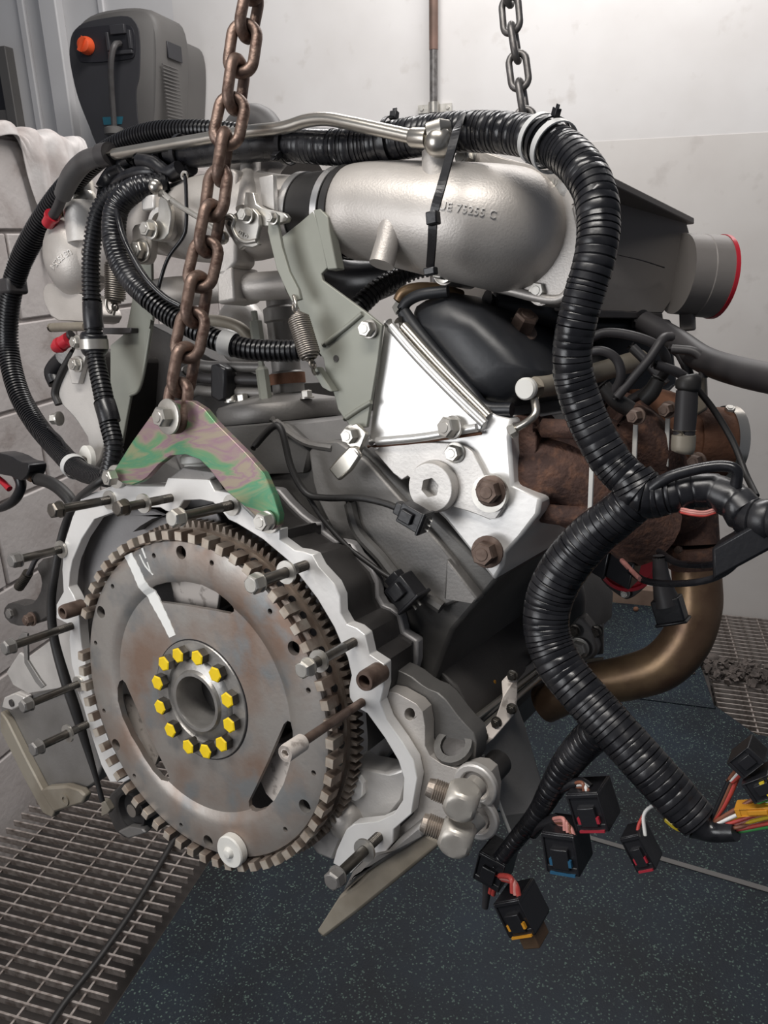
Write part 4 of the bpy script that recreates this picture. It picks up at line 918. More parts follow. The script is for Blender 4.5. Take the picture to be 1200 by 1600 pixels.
hexb((121, 569), .12, 10, 9, 'zinc', la); hexb((122, 535), .118, 9, 9, 'zinc', la); hexb((93, 654), .12, 9, 12, 'zinc', la, d=(-.9, -.3, .05)); 
etube('arm_gasket', ((118, 545, .128), (98, 580, .128), (86, 612, .128), (92, 632, .128)), 6, 'black_rubber', la)
c = P(140, 718, .115); m = MB(); m.lathe([(mm(c, 22), 0), (mm(c, 22), .006), (mm(c, 20), .007)], c, (-.2, -1, .1), 32); ep('white_washer', m, 'white_plastic', la); hexb((134, 722), .108, 10, 8, 'bolt_dark', la, d=(-.2, -1, .1), washer=False)
c = P(108, 530, .12); d = P(92, 540, .118)-c; m = MB(); m.lathe([(mm(c, 11), 0), (mm(c, 11), .012), (mm(c, 9), .014), (mm(c, 12), .015), (mm(c, 12), .020), (mm(c, 8), .028)], c, d, 20); ep('red_plug', m, 'red_plastic', la, label='red plastic plug')
c = P(113, 524, .125); m = MB(); m.lathe([(mm(c, 9), 0), (mm(c, 9), .02)], c, P(95, 536, .12)-c, 14); ep('plug_stem', m, 'dark_hose', la)
q = ((80, 512, .15), (105, 511, .14), (135, 510, .13)); ep('tan_stub', MB().tube(P3(q), rpx(q, 7), 12), 'tan_hose', la)
q = ((90, 600, .16), (84, 580, .16), (100, 560, .16)); ep('sensor_body', MB().tube(P3(q), rpx(q, 14), 12), 'black_plastic', la)

# ---- lifting bracket
lbk = [(259, 630), (268, 626), (285, 625), (300, 627), (319, 639), (337, 661), (386, 710), (412, 740), (428, 775), (437, 805), (435, 822), (424, 829), (410, 817), (390, 798), (353, 767), (327, 733), (310, 717), (290, 710), (267, 712), (247, 727), (230, 746), (220, 753), (207, 758), (190, 754), (180, 748), (178, 735), (205, 692), (235, 650)]
lift = ep('lifting_bracket', MB().prism([P(x, y, .004) for x, y in lbk], (0, .007, 0), [[P(268+9*math.cos(t), 648+9*math.sin(t), .004) for t in np.linspace(0, 2*PI, 14, endpoint=False)]]), 'rainbow_zinc', bevel=.0008)
hexb((180, 745), .002, 13, 14, 'zinc', lift, washer=False, d=(-.1, -1, 0), rot=.1); hexb((418, 813), .002, 15, 16, 'zinc', lift, wr=1.05)
hexb((264, 651), -.008, 16, 18, 'zinc', lift, wr=1.75, d=(-.1, -1, .05))
c = P(273, 652, .012); m = MB(); m.hexa(c, (0, 1, 0), .012, .010); ep('nut', m, 'zinc', lift)
# spacers between bracket and flange
for x, y in ((180, 745), (418, 813)):
    c = P(x, y, .011); m = MB(); m.lathe([(.012, 0), (.012, .006)], c, (0, 1, 0), 20); ep('spacer', m, 'zinc', lift)

# ---- exhaust manifold, right bank
m = MB()
mf = [(798, 650), (826, 655), (838, 668), (905, 652), (935, 665), (960, 700), (985, 790), (960, 840), (925, 845), (880, 826), (850, 812), (812, 806), (800, 770)]
m.prism(PP(mf, .135), (0, .06, 0)); man = ep('exhaust_manifold', m, 'rust', bevel=.012, smooth=50)
def rt(name, pts, m='rust', parent=man, n=18): return ep(name, tubeloft(pts, n, 6), m, parent, smooth=60)
rt('runner', [(800, 735, .15, 62), (850, 738, .145, 60), (900, 748, .15, 56), (960, 790, .17, 60), (1010, 830, .20, 62)])
rt('port_boss', [(838, 668, .125, 15), (900, 671, .125, 15), (930, 673, .13, 15)])
rt('port_boss', [(840, 800, .125, 16), (890, 806, .125, 16), (930, 806, .128, 15)])
plate('manifold_flange', ((797, 648), (830, 654), (840, 690), (832, 740), (842, 800), (828, 812), (806, 806), (797, 740)), .118, .03, 'rust', man, bevel=.005, round_=1)
rt('runner', [(960, 660, .20, 40), (1000, 690, .21, 48), (1040, 760, .24, 46), (1070, 800, .27, 40)])
rt('collector', [(985, 650, .26, 42), (1030, 655, .28, 46), (1070, 680, .29, 50), (1105, 700, .30, 52)], 'rust_orange')
rt('runner', [(940, 640, .24, 34), (985, 660, .25, 40), (1035, 720, .27, 40), (1060, 780, .29, 36)])
c = P(1108, 690, .30); d = (.75, .55, -.12); r = mm(c, 50); m = MB(); m.lathe([(r*1.0, -.02), (r*1.08, 0), (r*1.08, .014), (r*.9, .016)], c, d, 32); ep('end_flange', m, 'rust_orange', man, smooth=40)
m = MB(); m.ringlathe([(r*1.1, .012), (r*1.13, .012), (r*1.13, .022), (r*1.1, .022)], c, d, 36); ep('band_clamp', m, 'nickel', man)
c = P(1138, 648, .30); put_bolt(man, c, (.3, -.5, .8), mm(c, 8), mm(c, 12), 'zinc', washer=False)
# pale locking strips with their bolts
for pts, y in ((((921, 716), (928, 716), (924, 818), (917, 814)), .108), (((990, 640), (997, 640), (993, 742), (986, 738)), .17), (((1040, 630), (1047, 630), (1044, 730), (1037, 727)), .20)):
    plate('locking_strip', pts, y, .003, 'white_plastic', man, bevel=.0005)
for x, y, yy in ((926, 806, .105), (996, 650, .168), (1045, 640, .198), (1090, 720, .22)): hexb((x, y), yy, 11, 16, 'bolt_rust', man, d=(-.2, -1, 0))
# downpipe
rt('down_pipe', [(1070, 740, .29, 42), (1080, 790, .29, 38), (1084, 850, .285, 38)], 'rust')
c = P(1085, 868, .285); m = MB(); r = mm(c, 44); m.lathe([(r*.9, -.012), (r, -.008), (r, .006), (r*.93, .01)], c, (0, .1, -1), 30); ep('pipe_collar', m, 'rust', man, smooth=40)
for x, y in ((1045, 880), (1062, 858)): c = P(x, y, .25); put_bolt(man, c, (-.2, -1, 0), mm(c, 6), mm(c, 8), 'bolt_rust', washer=False)
rt('down_pipe', [(1085, 868, .285, 37), (1089, 910, .28, 37), (1088, 950, .275, 38), (1072, 1000, .27, 38), (1035, 1040, .265, 37), (985, 1058, .26, 35), (930, 1068, .255, 33), (890, 1080, .25, 32), (850, 1100, .25, 30)], 'bronze_pipe', n=28)
# ---- fuel rail, injector pipe, leads
fr = ep('fuel_rail', tubeloft([(826, 607, .105, 17), (880, 598, .16, 17), (940, 580, .22, 16), (1000, 562, .28, 16)], 20), 'tan_hose', smooth=50)
c = P(824, 607, .103); m = MB(); m.lathe([(mm(c, 17.5), 0), (mm(c, 17.5), .004), (mm(c, 15), .006)], c, c-P(860, 601, .15), 24); ep('rail_end', m, 'white_plastic', fr, smooth=30)
q = ((835, 622, .108), (837, 645, .100), (826, 658, .097), (806, 670, .096)); ep('injector_pipe', MB().tube(P3(q), rpx(q, 6.5), 12), 'nickel', fr, smooth=60)
c = P(808, 669, .096); put_bolt(fr, c, P(796, 676, .094)-c, mm(c, 11), mm(c, 12), 'zinc', washer=False); 
leads = [((905, 540, .16), (945, 520, .17), (1000, 528, .18), (1035, 548, .19), (1040, 580, .20), (1010, 610, .21), (985, 625, .215)),
         ((900, 560, .15), (935, 548, .15), (962, 560, .155), (970, 590, .16), (955, 620, .17)),
         ((960, 625, .16), (990, 590, .165), (1015, 560, .17), (1035, 530, .18), (1048, 526, .20)),
         ((1020, 568, .18), (1055, 580, .19), (1078, 595, .20)), ((1045, 545, .24), (1085, 550, .24), (1100, 570, .24), (1098, 590, .24)),
         ((985, 540, .22), (1010, 565, .22), (1040, 600, .22)), ((1058, 545, .26), (1075, 580, .26), (1082, 620, .26))]
for q in leads: ep('ignition_lead', MB().tube(P3(q), rpx(q, 7.5), 10), 'dark_hose', smooth=60)
for q in (((940, 600, .165), (962, 625, .17), (985, 640, .175)), ((1030, 590, .19), (1018, 612, .19), (1005, 625, .19))):
    ep('lead_boot', MB().tube(P3(q), rpx(q, [11, 13, 13]), 14), 'black_rubber', smooth=60)
co = [(1074, 600, .18, 16), (1072, 640, .18, 17), (1068, 690, .18, 16)]
sens = ep('oxygen_sensor', tubeloft(co, 20, 4), 'dark_hose', smooth=40)
ep('sensor_sleeve', tubeloft([(1069, 672, .18, 18), (1067, 702, .18, 18), (1066, 708, .18, 12)], 20, 4), 'tan_hose', sens, smooth=40)
ep('sensor_cap', tubeloft([(1075, 584, .18, 11), (1076, 592, .18, 18), (1075, 606, .18, 19), (1074, 612, .18, 14)], 20, 4), 'black_rubber', sens, smooth=40)
q = ((1083, 600, .19), (1115, 640, .20), (1145, 690, .20), (1165, 740, .19), (1182, 775, .17)); ep('sensor_lead', MB().tube(P3(q), rpx(q, 5), 10), 'black_rubber', sens, smooth=60)
plate('heat_shield', ((1085, 590), (1102, 583), (1104, 640), (1088, 650)), .25, .01, 'tan_hose', man, bevel=.002)
# big hose leaving to the right
q = ((1000, 500, .30), (1050, 528, .28), (1100, 562, .25), (1160, 582, .21), (1240, 598, .16)); ep('heater_hose', MB().tube(P3(q), rpx(q, [17, 19, 21, 23, 25]), 18), 'dark_hose', smooth=60)
# dark gear between airbox and cover
for q, w in ((((880, 500, .25), (940, 510, .28), (1040, 515, .34)), 16), (((760, 470, .17), (850, 490, .22), (940, 520, .30)), 18)): ep('intake_rail', MB().tube(P3(q), rpx(q, w), 12), 'black_paint', smooth=60)
m = MB(); q = P3(((930, 500, .32), (1050, 510, .40), (1060, 600, .40), (1000, 660, .32), (930, 640, .30))); m.prism(q, (-.03, .03, 0)); ep('coil_pack', m, 'black_paint', bevel=.004)
# below the elbow: clutter between bracket and rocker cover
q = ((622, 470, .12), (632, 456, .12), (655, 450, .125), (690, 452, .14), (720, 462, .16)); ep('bypass_pipe', MB().tube(P3(q), rpx(q, 9), 12), 'bronze_pipe', smooth=60)
plate('pale_tab', ((612, 480), (625, 462), (640, 466), (632, 490), (618, 492)), .13, .004, 'white_plastic', bevel=.0005)
m = MB(); q = P3(((500, 420, .19), (560, 440, .19), (620, 430, .19))); m.tube(q, [mm(q[0], 28), mm(q[1], 34), mm(q[2], 26)], 14); ep('knock_sensor', m, 'black_plastic', smooth=50)
# ---- lower right side: pan rail, brackets
rail = ep('pan_rail', MB().prism(P3(((690, 1118, .10), (720, 1120, .12), (850, 1020, .30), (905, 980, .40), (905, 1000, .40), (850, 1045, .30), (740, 1140, .12), (715, 1150, .10))), (-.012, .004, -.004)), 'dull_alu', bevel=.002)
for a, b, w in (((720, 1140, .10), (850, 1040, .25), 5), ((735, 1152, .10), (860, 1045, .25), 4)): etube('rail_edge', (a, b), w, 'nickel', rail)
for x, y, yy in ((693, 1082, .13), (770, 1055, .22), (800, 1040, .27), (738, 1108, .16)): hexb((x, y), yy, 12, 14, 'bolt_dark', rail, d=(.6, -.7, .2))
for x, y, yy in ((768, 1072, .185), (843, 1018, .285)):
    c = P(x, y, yy); m = MB(); m.box(c, (1, 0, 0), YE, (0, 0, 1), .010, .006, .014); ep('sealant', m, 'orange_wire', rail, bevel=.002)
arm = ep('rail_bracket', MB().prism(P3(((740, 1180, .085), (745, 1150, .085), (775, 1120, .10), (785, 1090, .11), (783, 1065, .125), (797, 1050, .13), (806, 1058, .13), (806, 1095, .12), (800, 1120, .11), (770, 1155, .09))), (0, .004, 0)), 'light_plate', bevel=.0008)
for x, y, yy in ((800, 1107, .108), (776, 1128, .10), (755, 1150, .083), (801, 1055, .128)): hexb((x, y), yy, 7, 7, 'bolt_dark', arm)
sh = ep('shield_plate', MB().prism(P3(((748, 1178, .09), (806, 1098, .12), (820, 1135, .13), (848, 1230, .15), (835, 1268, .13), (798, 1300, .11), (785, 1275, .10))), (-.001, .0025, 0)), 'dull_alu', bevel=.0005)
etube('shield_edge', ((755, 1180, .088), (770, 1215, .09), (780, 1255, .095), (797, 1300, .105)), 2.5, 'white_plastic', sh)
m = MB(); c = P(757, 1215, .06); m.lathe([(.012, 0), (.012, .03)], c, (0, 1, 0), 20); ep('mount_pin', m, 'black_rubber')
# far bracket by the pipe
fb = plate('steering_bracket', ((885, 985), (905, 960), (925, 985), (935, 1020), (915, 1040), (895, 1025)), .27, .02, 'dull_alu', bevel=.004, round_=1)
plate('bracket_plate', ((917, 980), (942, 975), (942, 1022), (920, 1025)), .285, .004, 'dull_alu', fb, bevel=.0005); hexb((930, 987), .28, 8, 10, 'bolt_dark', fb); hexb((905, 1012), .265, 13, 10, 'zinc', fb); hexb((898, 985), .265, 8, 8, 'bolt_dark', fb)
plate('clip_tail', ((915, 1030), (942, 1028), (938, 1058), (928, 1062)), .27, .004, 'tan_hose', fb, bevel=.0005)
rt('side_boss', [(865, 905, .34, 30), (880, 930, .36, 34), (890, 960, .38, 24)], 'block_dark', block)
# red sealed pump opening
c = P(980, 878, .30); d = unit((.25, -.95, .15)); r = mm(c, 43)
m = MB(); q = [(930, 868), (945, 835), (990, 822), (1025, 838), (1032, 880), (1022, 905), (985, 938), (970, 934), (935, 905)]; m.prism(rounded(PP(q, .31), 2), (0, .016, 0)); pump = ep('pump_flange', m, 'dark_hose', bevel=.002)
m = MB(); m.ringlathe([(r*1.04, -.002), (r*1.04, .012), (r*.92, .013), (r*.88, .004), (r*.2, .002), (r*.2, -.002)], c, d, 40); ep('red_cap', m, 'red_plastic', pump, smooth=40, label='large red plastic blanking cap')
hexb((977, 927), .306, 6, 7, 'zinc', pump); 
# ---- lower left: starter cable, brackets, rubber mount
q = ((172, 742, .01), (150, 757, .005), (125, 778, .02), (108, 805, .035), (95, 845, .035), (85, 900, .03), (80, 945, .03), (85, 1000, .03), (103, 1065, .03), (118, 1110, .032), (135, 1165, .035), (150, 1215, .035), (160, 1252, .035))
ep('starter_cable', MB().tube(P3(q), rpx(q, [6.5]*6+[7, 7, 8, 8, 6, 4, 4]), 12), 'black_rubber', smooth=60)
ear = ep('lower_ear', MB().prism(rounded(PP(((4, 962), (8, 945), (22, 940), (45, 948), (62, 930), (66, 905), (55, 885), (70, 870), (108, 872), (112, 940), (72, 965), (52, 978), (20, 978)), .06), 1), (0, .02, 0)), 'block_dark', bevel=.004)
hexb((18, 958), .055, 8, 5, 'dull_alu', ear, washer=False); hexb((50, 967), .055, 9, 10, 'bolt_rust', ear)
q = ((78, 865, .05), (58, 872, .045), (48, 890, .04), (40, 905, .04)); ep('earth_lead', MB().tube(P3(q), rpx(q, 4), 10), 'dark_hose', ear); 
q = ((44, 895, .04), (36, 908, .04), (29, 918, .04)); ep('stud', MB().corr(P3(q), rpx(q, 8), .003, .15, 12), 'bolt_dark', ear)
lbp = plate('starter_bracket', ((30, 1020), (42, 1028), (100, 985), (116, 980), (124, 1070), (45, 1084), (20, 1070), (10, 1050)), .075, .004, 'cast_alu_light', bevel=.001)
plate('folded_tab', ((27, 998), (34, 988), (42, 990), (43, 1032), (62, 1062), (70, 1072), (64, 1076), (55, 1066), (38, 1036), (36, 1008), (28, 1012)), .012, .003, 'dull_alu', lbp, bevel=.0005)
mp = plate('engine_mount', ((0, 1098), (16, 1084), (45, 1086), (118, 1066), (140, 1125), (158, 1200), (150, 1222), (122, 1242), (62, 1232), (20, 1160), (0, 1130)), .085, .02, 'dull_alu', bevel=.003)
plate('mount_edge', ((0, 1112), (10, 1125), (40, 1185), (66, 1235), (88, 1262), (82, 1278), (66, 1270), (40, 1222), (0, 1142)), .074, .012, 'tan_hose', mp, bevel=.002)
plate('mount_foot', ((62, 1236), (72, 1230), (100, 1228), (125, 1236), (133, 1244), (128, 1256), (108, 1262), (84, 1270)), .070, .012, 'tan_hose', mp, bevel=.003)
c = P(100, 1250, .068); m = MB(); m.ringlathe([(mm(c, 10), 0), (mm(c, 10), .004), (mm(c, 5), .004), (mm(c, 5), 0)], c, (0, 1, 0), 20); ep('foot_hole', m, 'tan_hose', mp)
plate('mount_ear', ((2, 1105), (6, 1090), (22, 1083), (38, 1090), (38, 1100), (20, 1110)), .072, .012, 'cast_alu_light', mp, bevel=.002)
c = P(17, 1099, .070); m = MB(); m.lathe([(mm(c, 6), 0), (mm(c, 6), .003)], c, (0, 1, 0), 18); ep('ear_hole', m, 'block_dark', mp)
rm = plate('rubber_mount', ((163, 1262), (172, 1240), (190, 1225), (225, 1235), (240, 1275), (228, 1300), (195, 1310), (180, 1300)), .075, .03, 'block_dark', bevel=.003)
c = P(207, 1266, .068); r = mm(c, 33); m = MB(); m.ringlathe([(r, 0), (r, .03), (r*.4, .03), (r*.3, .006), (r*.75, .004), (r*.85, -.003), (r*.95, -.003)], c, (0, 1, 0), 36); ep('rubber_bush', m, 'black_rubber', rm, smooth=40)
m = MB(); m.lathe([(r*.32, -.002), (r*.32, .02)], c, (0, 1, 0), 20); ep('bush_core', m, 'nickel', rm)
plate('mount_lip', ((183, 1300), (200, 1292), (222, 1295), (228, 1302), (200, 1311)), .060, .01, 'dull_alu', rm, bevel=.002)
plate('cable_lug', ((158, 1250), (164, 1253), (172, 1266), (168, 1272), (158, 1276)), .055, .008, 'tan_hose', rm, bevel=.001)
plate('starter_body', ((150, 1005), (180, 990), (230, 1010), (240, 1100), (235, 1200), (195, 1215), (165, 1190)), .12, .16, 'block_dark', bevel=.02)
# thin loom across the valley with its two plugs
q = ((395, 700, .07), (425, 668, .07), (440, 672, .07), (455, 730, .07), (478, 770, .072), (510, 778, .073), (560, 778, .072), (600, 786, .070), (628, 797, .068))
ep('valley_cable', MB().tube(P3(q), rpx(q, 5.5), 12), 'black_rubber', smooth=60)
q = ((478, 770, .074), (505, 812, .078), (545, 855, .082), (590, 890, .084), (612, 904, .084)); ep('valley_cable', MB().tube(P3(q), rpx(q, 4), 10), 'black_rubber', smooth=60)
def plug(name, x, y, ey, ux, uy, w, h, parent=eng, m='black_plastic', pins=3):
    """small plug: ux,uy = direction in the picture plane of its long side"""
    c = P(x, y, ey); d = unit(P(x+ux*20, y+uy*20, ey)-c); t = unit(np.cross(d, (0, 1, 0))); w = mm(c, w); h = mm(c, h)
    mb = MB(); mb.box(c, d, t, (0, 1, 0), w, h, h*.8); mb.box(c-d*w*.15-YE*h*.45, d, t, (0, 1, 0), w*.5, h*.55, h*.3); mb.box(c-d*w*.62, d, t, YE, w*.3, h*.6, h*.5)
    mb.box(c+d*w*.42, d, t, (0, 1, 0), w*.12, h*1.15, h*.95)
    o = ep(name, mb, m, parent, bevel=.001)
    mb = MB()
    for k in range(pins): mb.box(c+d*w*.56+t*h*(k-(pins-1)/2)*.26, d, t, YE, w*.2, h*.06, h*.06)
    build('pins', mb, 'zinc', o); return o
plug('plug', 648, 808, .064, .85, .5, 46, 34); plug('plug', 635, 925, .078, .6, .75, 46, 44, pins=2)
m = MB(); m.prism(PP(((290, 258), (300, 256), (302, 300), (300, 380), (292, 382), (288, 300)), .10), (0, .003, 0)); ep('pink_tick_wire', MB().tube(P3(((289, 272, .07), (291, 300, .07), (291, 350, .07), (285, 372, .07), (262, 405, .07), (248, 450, .07), (246, 480, .07))), mm(P(289, 300, .07), 3), 8), 'black_plastic', smooth=60)
c = P(287, 274, .07); m = MB(); m.ringlathe([(mm(c, 7), 0), (mm(c, 7), .002), (mm(c, 4), .002), (mm(c, 4), 0)], c, (0, 1, 0), 20); ep('ring_terminal', m, 'zinc')

# eye that takes the right chain
c = P(851, 400, .46); m = MB(); m.ringlathe([(.020, -.005), (.020, .005), (.011, .005), (.011, -.005)], c, (.3, 1, 0), 24); m.box(c-np.array([0, 0, .045]), (1, .3, 0), (0, 1, 0), (0, 0, 1), .03, .008, .06); ep('front_lifting_eye', m, 'dull_alu')

# ================================================================== WIRING LOOMS, CHAINS, LOOSE BOLTS
def T(px_pts): return P3(px_pts)
lm = [(262, 240, .115), (310, 238, .115), (380, 228, .115), (450, 226, .115), (520, 230, .115), (580, 226, .118), (650, 214, .118), (720, 206, .112), (790, 208, .105), (850, 220, .092), (895, 248, .075), (925, 290, .062), (935, 340, .052), (930, 400, .046), (913, 460, .043), (898, 520, .043), (894, 570, .046), (905, 620, .05), (925, 670, .053), (958, 725, .055), (1000, 765, .055)]
lr = [20, 22, 24, 25, 27, 29, 30, 30, 31, 32, 34, 34, 34, 33, 32, 31, 31, 32, 32, 32, 32]
har = thing('wiring_harness', 'thick black taped loom arching over the engine with loose plugs hanging below', 'wiring', P(1000, 765, .055))
def hp(name, mb, m, parent=har, **k): return build(name, mb, m, parent, **k)
m = MB(); m.corr(T(lm[3:]), rpx(lm[3:], lr[3:]), .0048, .060, 22, sharp=None, jitter=.32); loom = hp('main_loom', m, 'black_tape', smooth=50)
m = MB(); m.tube(T(lm[:5]), rpx(lm[:5], lr[:5]), 18); hp('taped_end', m, 'black_tape', smooth=50)
q = lm[3:5]+[(560, 226, .117)]; 
def band(x, y, ey, x2, y2, ey2, r, w, m, name='tape_band', parent=har, h=1.06):
    c = P(x, y, ey); d = unit(P(x2, y2, ey2)-c); r = mm(c, r); w = mm(c, w); mb = MB()
    mb.ringlathe([(r, -w/2), (r*h, -w/2), (r*h, w/2), (r, w/2)], c, d, 32); return hp(name, mb, m, parent, smooth=40)
def tie(x, y, ey, x2, y2, ey2, r, parent=har, head=(0, -1, .6), m='black_plastic', w=8):
    o = band(x, y, ey, x2, y2, ey2, r, w, m, 'cable_tie', parent, 1.07); c = P(x, y, ey); d = unit(P(x2, y2, ey2)-c); h = np.array(head, float); h = unit(h-d*(h@d))
    s = mm(c, 11); mb = MB(); mb.box(c+h*(mm(c, r)*1.07+s*.3), d, h, np.cross(d, h), s*1.1, s*1.2, s*.9); mb.box(c+h*(mm(c, r)*1.07+s*1.0), d, h, np.cross(d, h), s*.7, s*.8, s*.25); hp('tie_head', mb, m, o, bevel=.0005); return o
tie(612, 220, .118, 640, 215, .118, 33, head=(0, .2, 1)); tie(450, 226, .115, 470, 226, .115, 28, head=(.1, -.9, -.8)); tie(286, 238, .115, 310, 237, .115, 25, head=(0, .3, -1))
tie(856, 222, .090, 880, 238, .08, 37, head=(0, 0, 1)); band(843, 217, .094, 870, 230, .085, 36, 10, 'white_tape'); band(866, 229, .086, 885, 242, .079, 38, 12, 'white_tape')
# long tie that straps the loom to the elbow
q = ((722, 182, .10), (715, 200, .075), (704, 240, .063), (690, 290, .046), (678, 335, .043), (675, 380, .050), (672, 420, .065))
pts = T(q); cc = spline(pts, 8); rings = []
for i in range(len(cc)):
    t = unit(cc[min(i+1, len(cc)-1)]-cc[max(i-1, 0)]); s = unit(np.cross(t, (0, 1, 0))); n = np.cross(s, t); w = mm(cc[i], 7.5); rings.append([cc[i]+s*w*a+n*.0008*b for a, b in ((-1, -1), (1, -1), (1, 1), (-1, 1))])
m = MB(); m.loft(rings); lt = hp('long_cable_tie', m, 'black_plastic', smooth=0)
c = P(677, 341, .040); m = MB(); m.box(c, (1, 0, 0), YE, (0, 0, 1), mm(c, 19), .008, mm(c, 20)); hp('tie_head', m, 'black_plastic', lt, bevel=.001); m = MB(); m.box(P(673, 424, .062), (1, 0, 0), YE, (0, 0, 1), .010, .007, .006); hp('tie_end', m, 'black_plastic', lt, bevel=.001)
# junction, right branch
jb = [(985, 745, .055, 34), (1000, 768, .055, 40), (1020, 775, .055, 36), (1050, 772, .055, 30)]
hp('junction', MB().corr(T([q[:3] for q in jb]), rpx([q[:3] for q in jb], [q[3] for q in jb]), .0045, .06, 20, sharp=None, jitter=.3), 'black_tape', smooth=50)
rb = [(1040, 776, .055, 28), (1075, 768, .058, 29), (1110, 766, .06, 28), (1150, 785, .055, 30), (1172, 808, .05, 32), (1230, 815, .04, 36)]
br_ = hp('right_branch', MB().corr(T([q[:3] for q in rb]), rpx([q[:3] for q in rb], [q[3] for q in rb]), .011, .08, 18, sharp=None, jitter=.4), 'black_tape', smooth=50)
q = ((1010, 770, .045), (1040, 748, .045), (1080, 735, .048), (1125, 728, .05), (1150, 735, .05), (1150, 760, .052)); hp('side_lead', MB().tube(T(q), rpx(q, 9), 12), 'black_tape', br_, smooth=60)
for dx, mm_ in ((0, 'pink_wire'), (3, 'red_wire'), (-3, 'pink_wire')):
    q = ((1062, 797+dx, .05), (1080, 801+dx, .046), (1100, 803+dx, .048), (1118, 798+dx, .052)); hp('bare_wire', MB().tube(T(q), rpx(q, 2.4), 8), mm_, br_, smooth=60)
m = MB(); c = P(1172, 845, .05); m.box(c, unit(P(1190, 835, .05)-c), YE, (0, 0, 1), .05, .03, .022); hp('branch_plug', m, 'black_plastic', br_, bevel=.002)
q = ((1150, 825, .05), (1160, 855, .05), (1145, 885, .06), (1110, 905, .075), (1060, 912, .09), (1010, 908, .11), (985, 892, .13)); hp('cap_lead', MB().tube(T(q), rpx(q, 5.5), 10), 'black_tape', br_, smooth=60)
q = ((1175, 830, .05), (1150, 862, .06), (1110, 882, .09), (1060, 880, .12), (1030, 862, .16)); hp('cap_lead', MB().tube(T(q), rpx(q, 5.5), 10), 'black_tape', br_, smooth=60)
q = ((1000, 905, .11), (985, 890, .13), (972, 876, .16)); hp('bare_wire', MB().tube(T(q), rpx(q, 4), 8), 'pink_wire', br_, smooth=60)
m = MB(); c = P(966, 880, .20); d = unit(P(930, 860, .22)-c); m.box(c, d, YE, np.cross(d, YE), .05, .03, .032); m.box(c+d*.018, d, YE, np.cross(d, YE), .02, .038, .038); hp('pump_plug', m, 'black_plastic', br_, bevel=.002)
# hanging black boot
q = ((1030, 868, .14), (1033, 900, .14), (1038, 925, .14), (1044, 945, .14)); bt = hp('boot_plug', MB().tube(T(q), rpx(q, [10, 13, 17, 22]), 16), 'dark_hose', br_, smooth=60)
m = MB(); c = P(1046, 952, .14); d = unit(P(1052, 972, .14)-c); s = unit(np.cross(d, YE)); m.box(c, d, s, YE, mm(c, 38), mm(c, 44), mm(c, 30)); m.box(c+d*mm(c, 20), d, s, YE, mm(c, 5), mm(c, 50), mm(c, 34)); hp('boot_socket', m, 'black_plastic', br_, bevel=.0015)
# lower branch: down, back round and away to the lower right
lb2 = [(1005, 772, .055, 34), (965, 805, .055, 35), (920, 842, .056, 37), (880, 890, .056, 38), (857, 940, .054, 37), (855, 990, .05, 36), (875, 1040, .046, 36), (915, 1090, .043, 36), (960, 1140, .04, 36), (1005, 1190, .038, 36), (1050, 1240, .037, 36), (1092, 1284, .036, 32)]
m = MB(); m.corr(T([q[:3] for q in lb2]), rpx([q[:3] for q in lb2], [q[3] for q in lb2]), .0045, .055, 22, sharp=None, jitter=.32); lowb = hp('lower_branch', m, 'black_tape', smooth=50)
fk = [(945, 1135, .046, 30), (915, 1160, .05, 27), (885, 1195, .053, 24), (862, 1232, .055, 20), (840, 1270, .056, 16), (812, 1305, .057, 14), (780, 1345, .058, 12), (765, 1368, .058, 10)]
m = MB(); m.corr(T([q[:3] for q in fk]), rpx([q[:3] for q in fk], [q[3] for q in fk]), .0052, .06, 18, sharp=None, jitter=.3); fork = hp('fork_branch', m, 'black_tape', smooth=50)
def wires(parent, starts, end, cols, r=3, sag=8, ey=.05):
    for i, c in enumerate(cols):
        s = starts; o = (i-(len(cols)-1)/2); q = ((s[0]+o*2, s[1]+o*2, s[2]), ((s[0]+end[0])/2+o*3+sag, (s[1]+end[1])/2-sag+o*4, (s[2]+end[2])/2-.004), (end[0]+o*5, end[1]+o*3, end[2])); build('wire', MB().tube(T(q), rpx(q, r), 8), c, parent, smooth=60)
def connector(name, lab, x, y, ey, ang, w, h, dpt, body, keys=None, keym=None, parent=har):
    """rectangular multi-way plug, ang in the engine's cross plane"""
    c = P(x, y, ey); d = np.array([math.sin(ang), 0, -math.cos(ang)]); t = np.array([math.cos(ang), 0, math.sin(ang)]); w = mm(c, w); h = mm(c, h)
    mb = MB(); mb.box(c-d*h*.0, t, d, YE, w, h, dpt); mb.box(c-d*h*.42, t, d, YE, w*1.08, h*.12, dpt*1.1); mb.box(c+d*h*.40, t, d, YE, w*1.05, h*.20, dpt*1.08)
    mb.box(c-t*w*.5, t, d, YE, w*.07, h*.95, dpt*1.12); mb.box(c+t*w*.5, t, d, YE, w*.07, h*.95, dpt*1.12); mb.box(c-YE*dpt*.55+d*h*.1, t, d, YE, w*.55, h*.5, dpt*.16)
    o = build(name, mb, body, parent, bevel=.0008, label=lab)
    if keym:
        mb = MB()
        for k in (-.3, .3): mb.box(c-YE*dpt*.58+t*w*k+d*h*.18, t, d, YE, w*.09, h*.16, dpt*.1)
        mb.box(c-YE*dpt*.56+d*h*.47, t, d, YE, w*.8, h*.05, dpt*.1); build('locking_key', mb, keym, o)
    return o
k1 = connector('connector', 'black plug with red locking keys', 927, 1255, .05, .25, 50, 62, .028, 'black_plastic', keym='key_red'); wires(k1, (890, 1228, .05), (918, 1242, .04), ('brown_wire', 'white_wire', 'brown_wire'), 3)
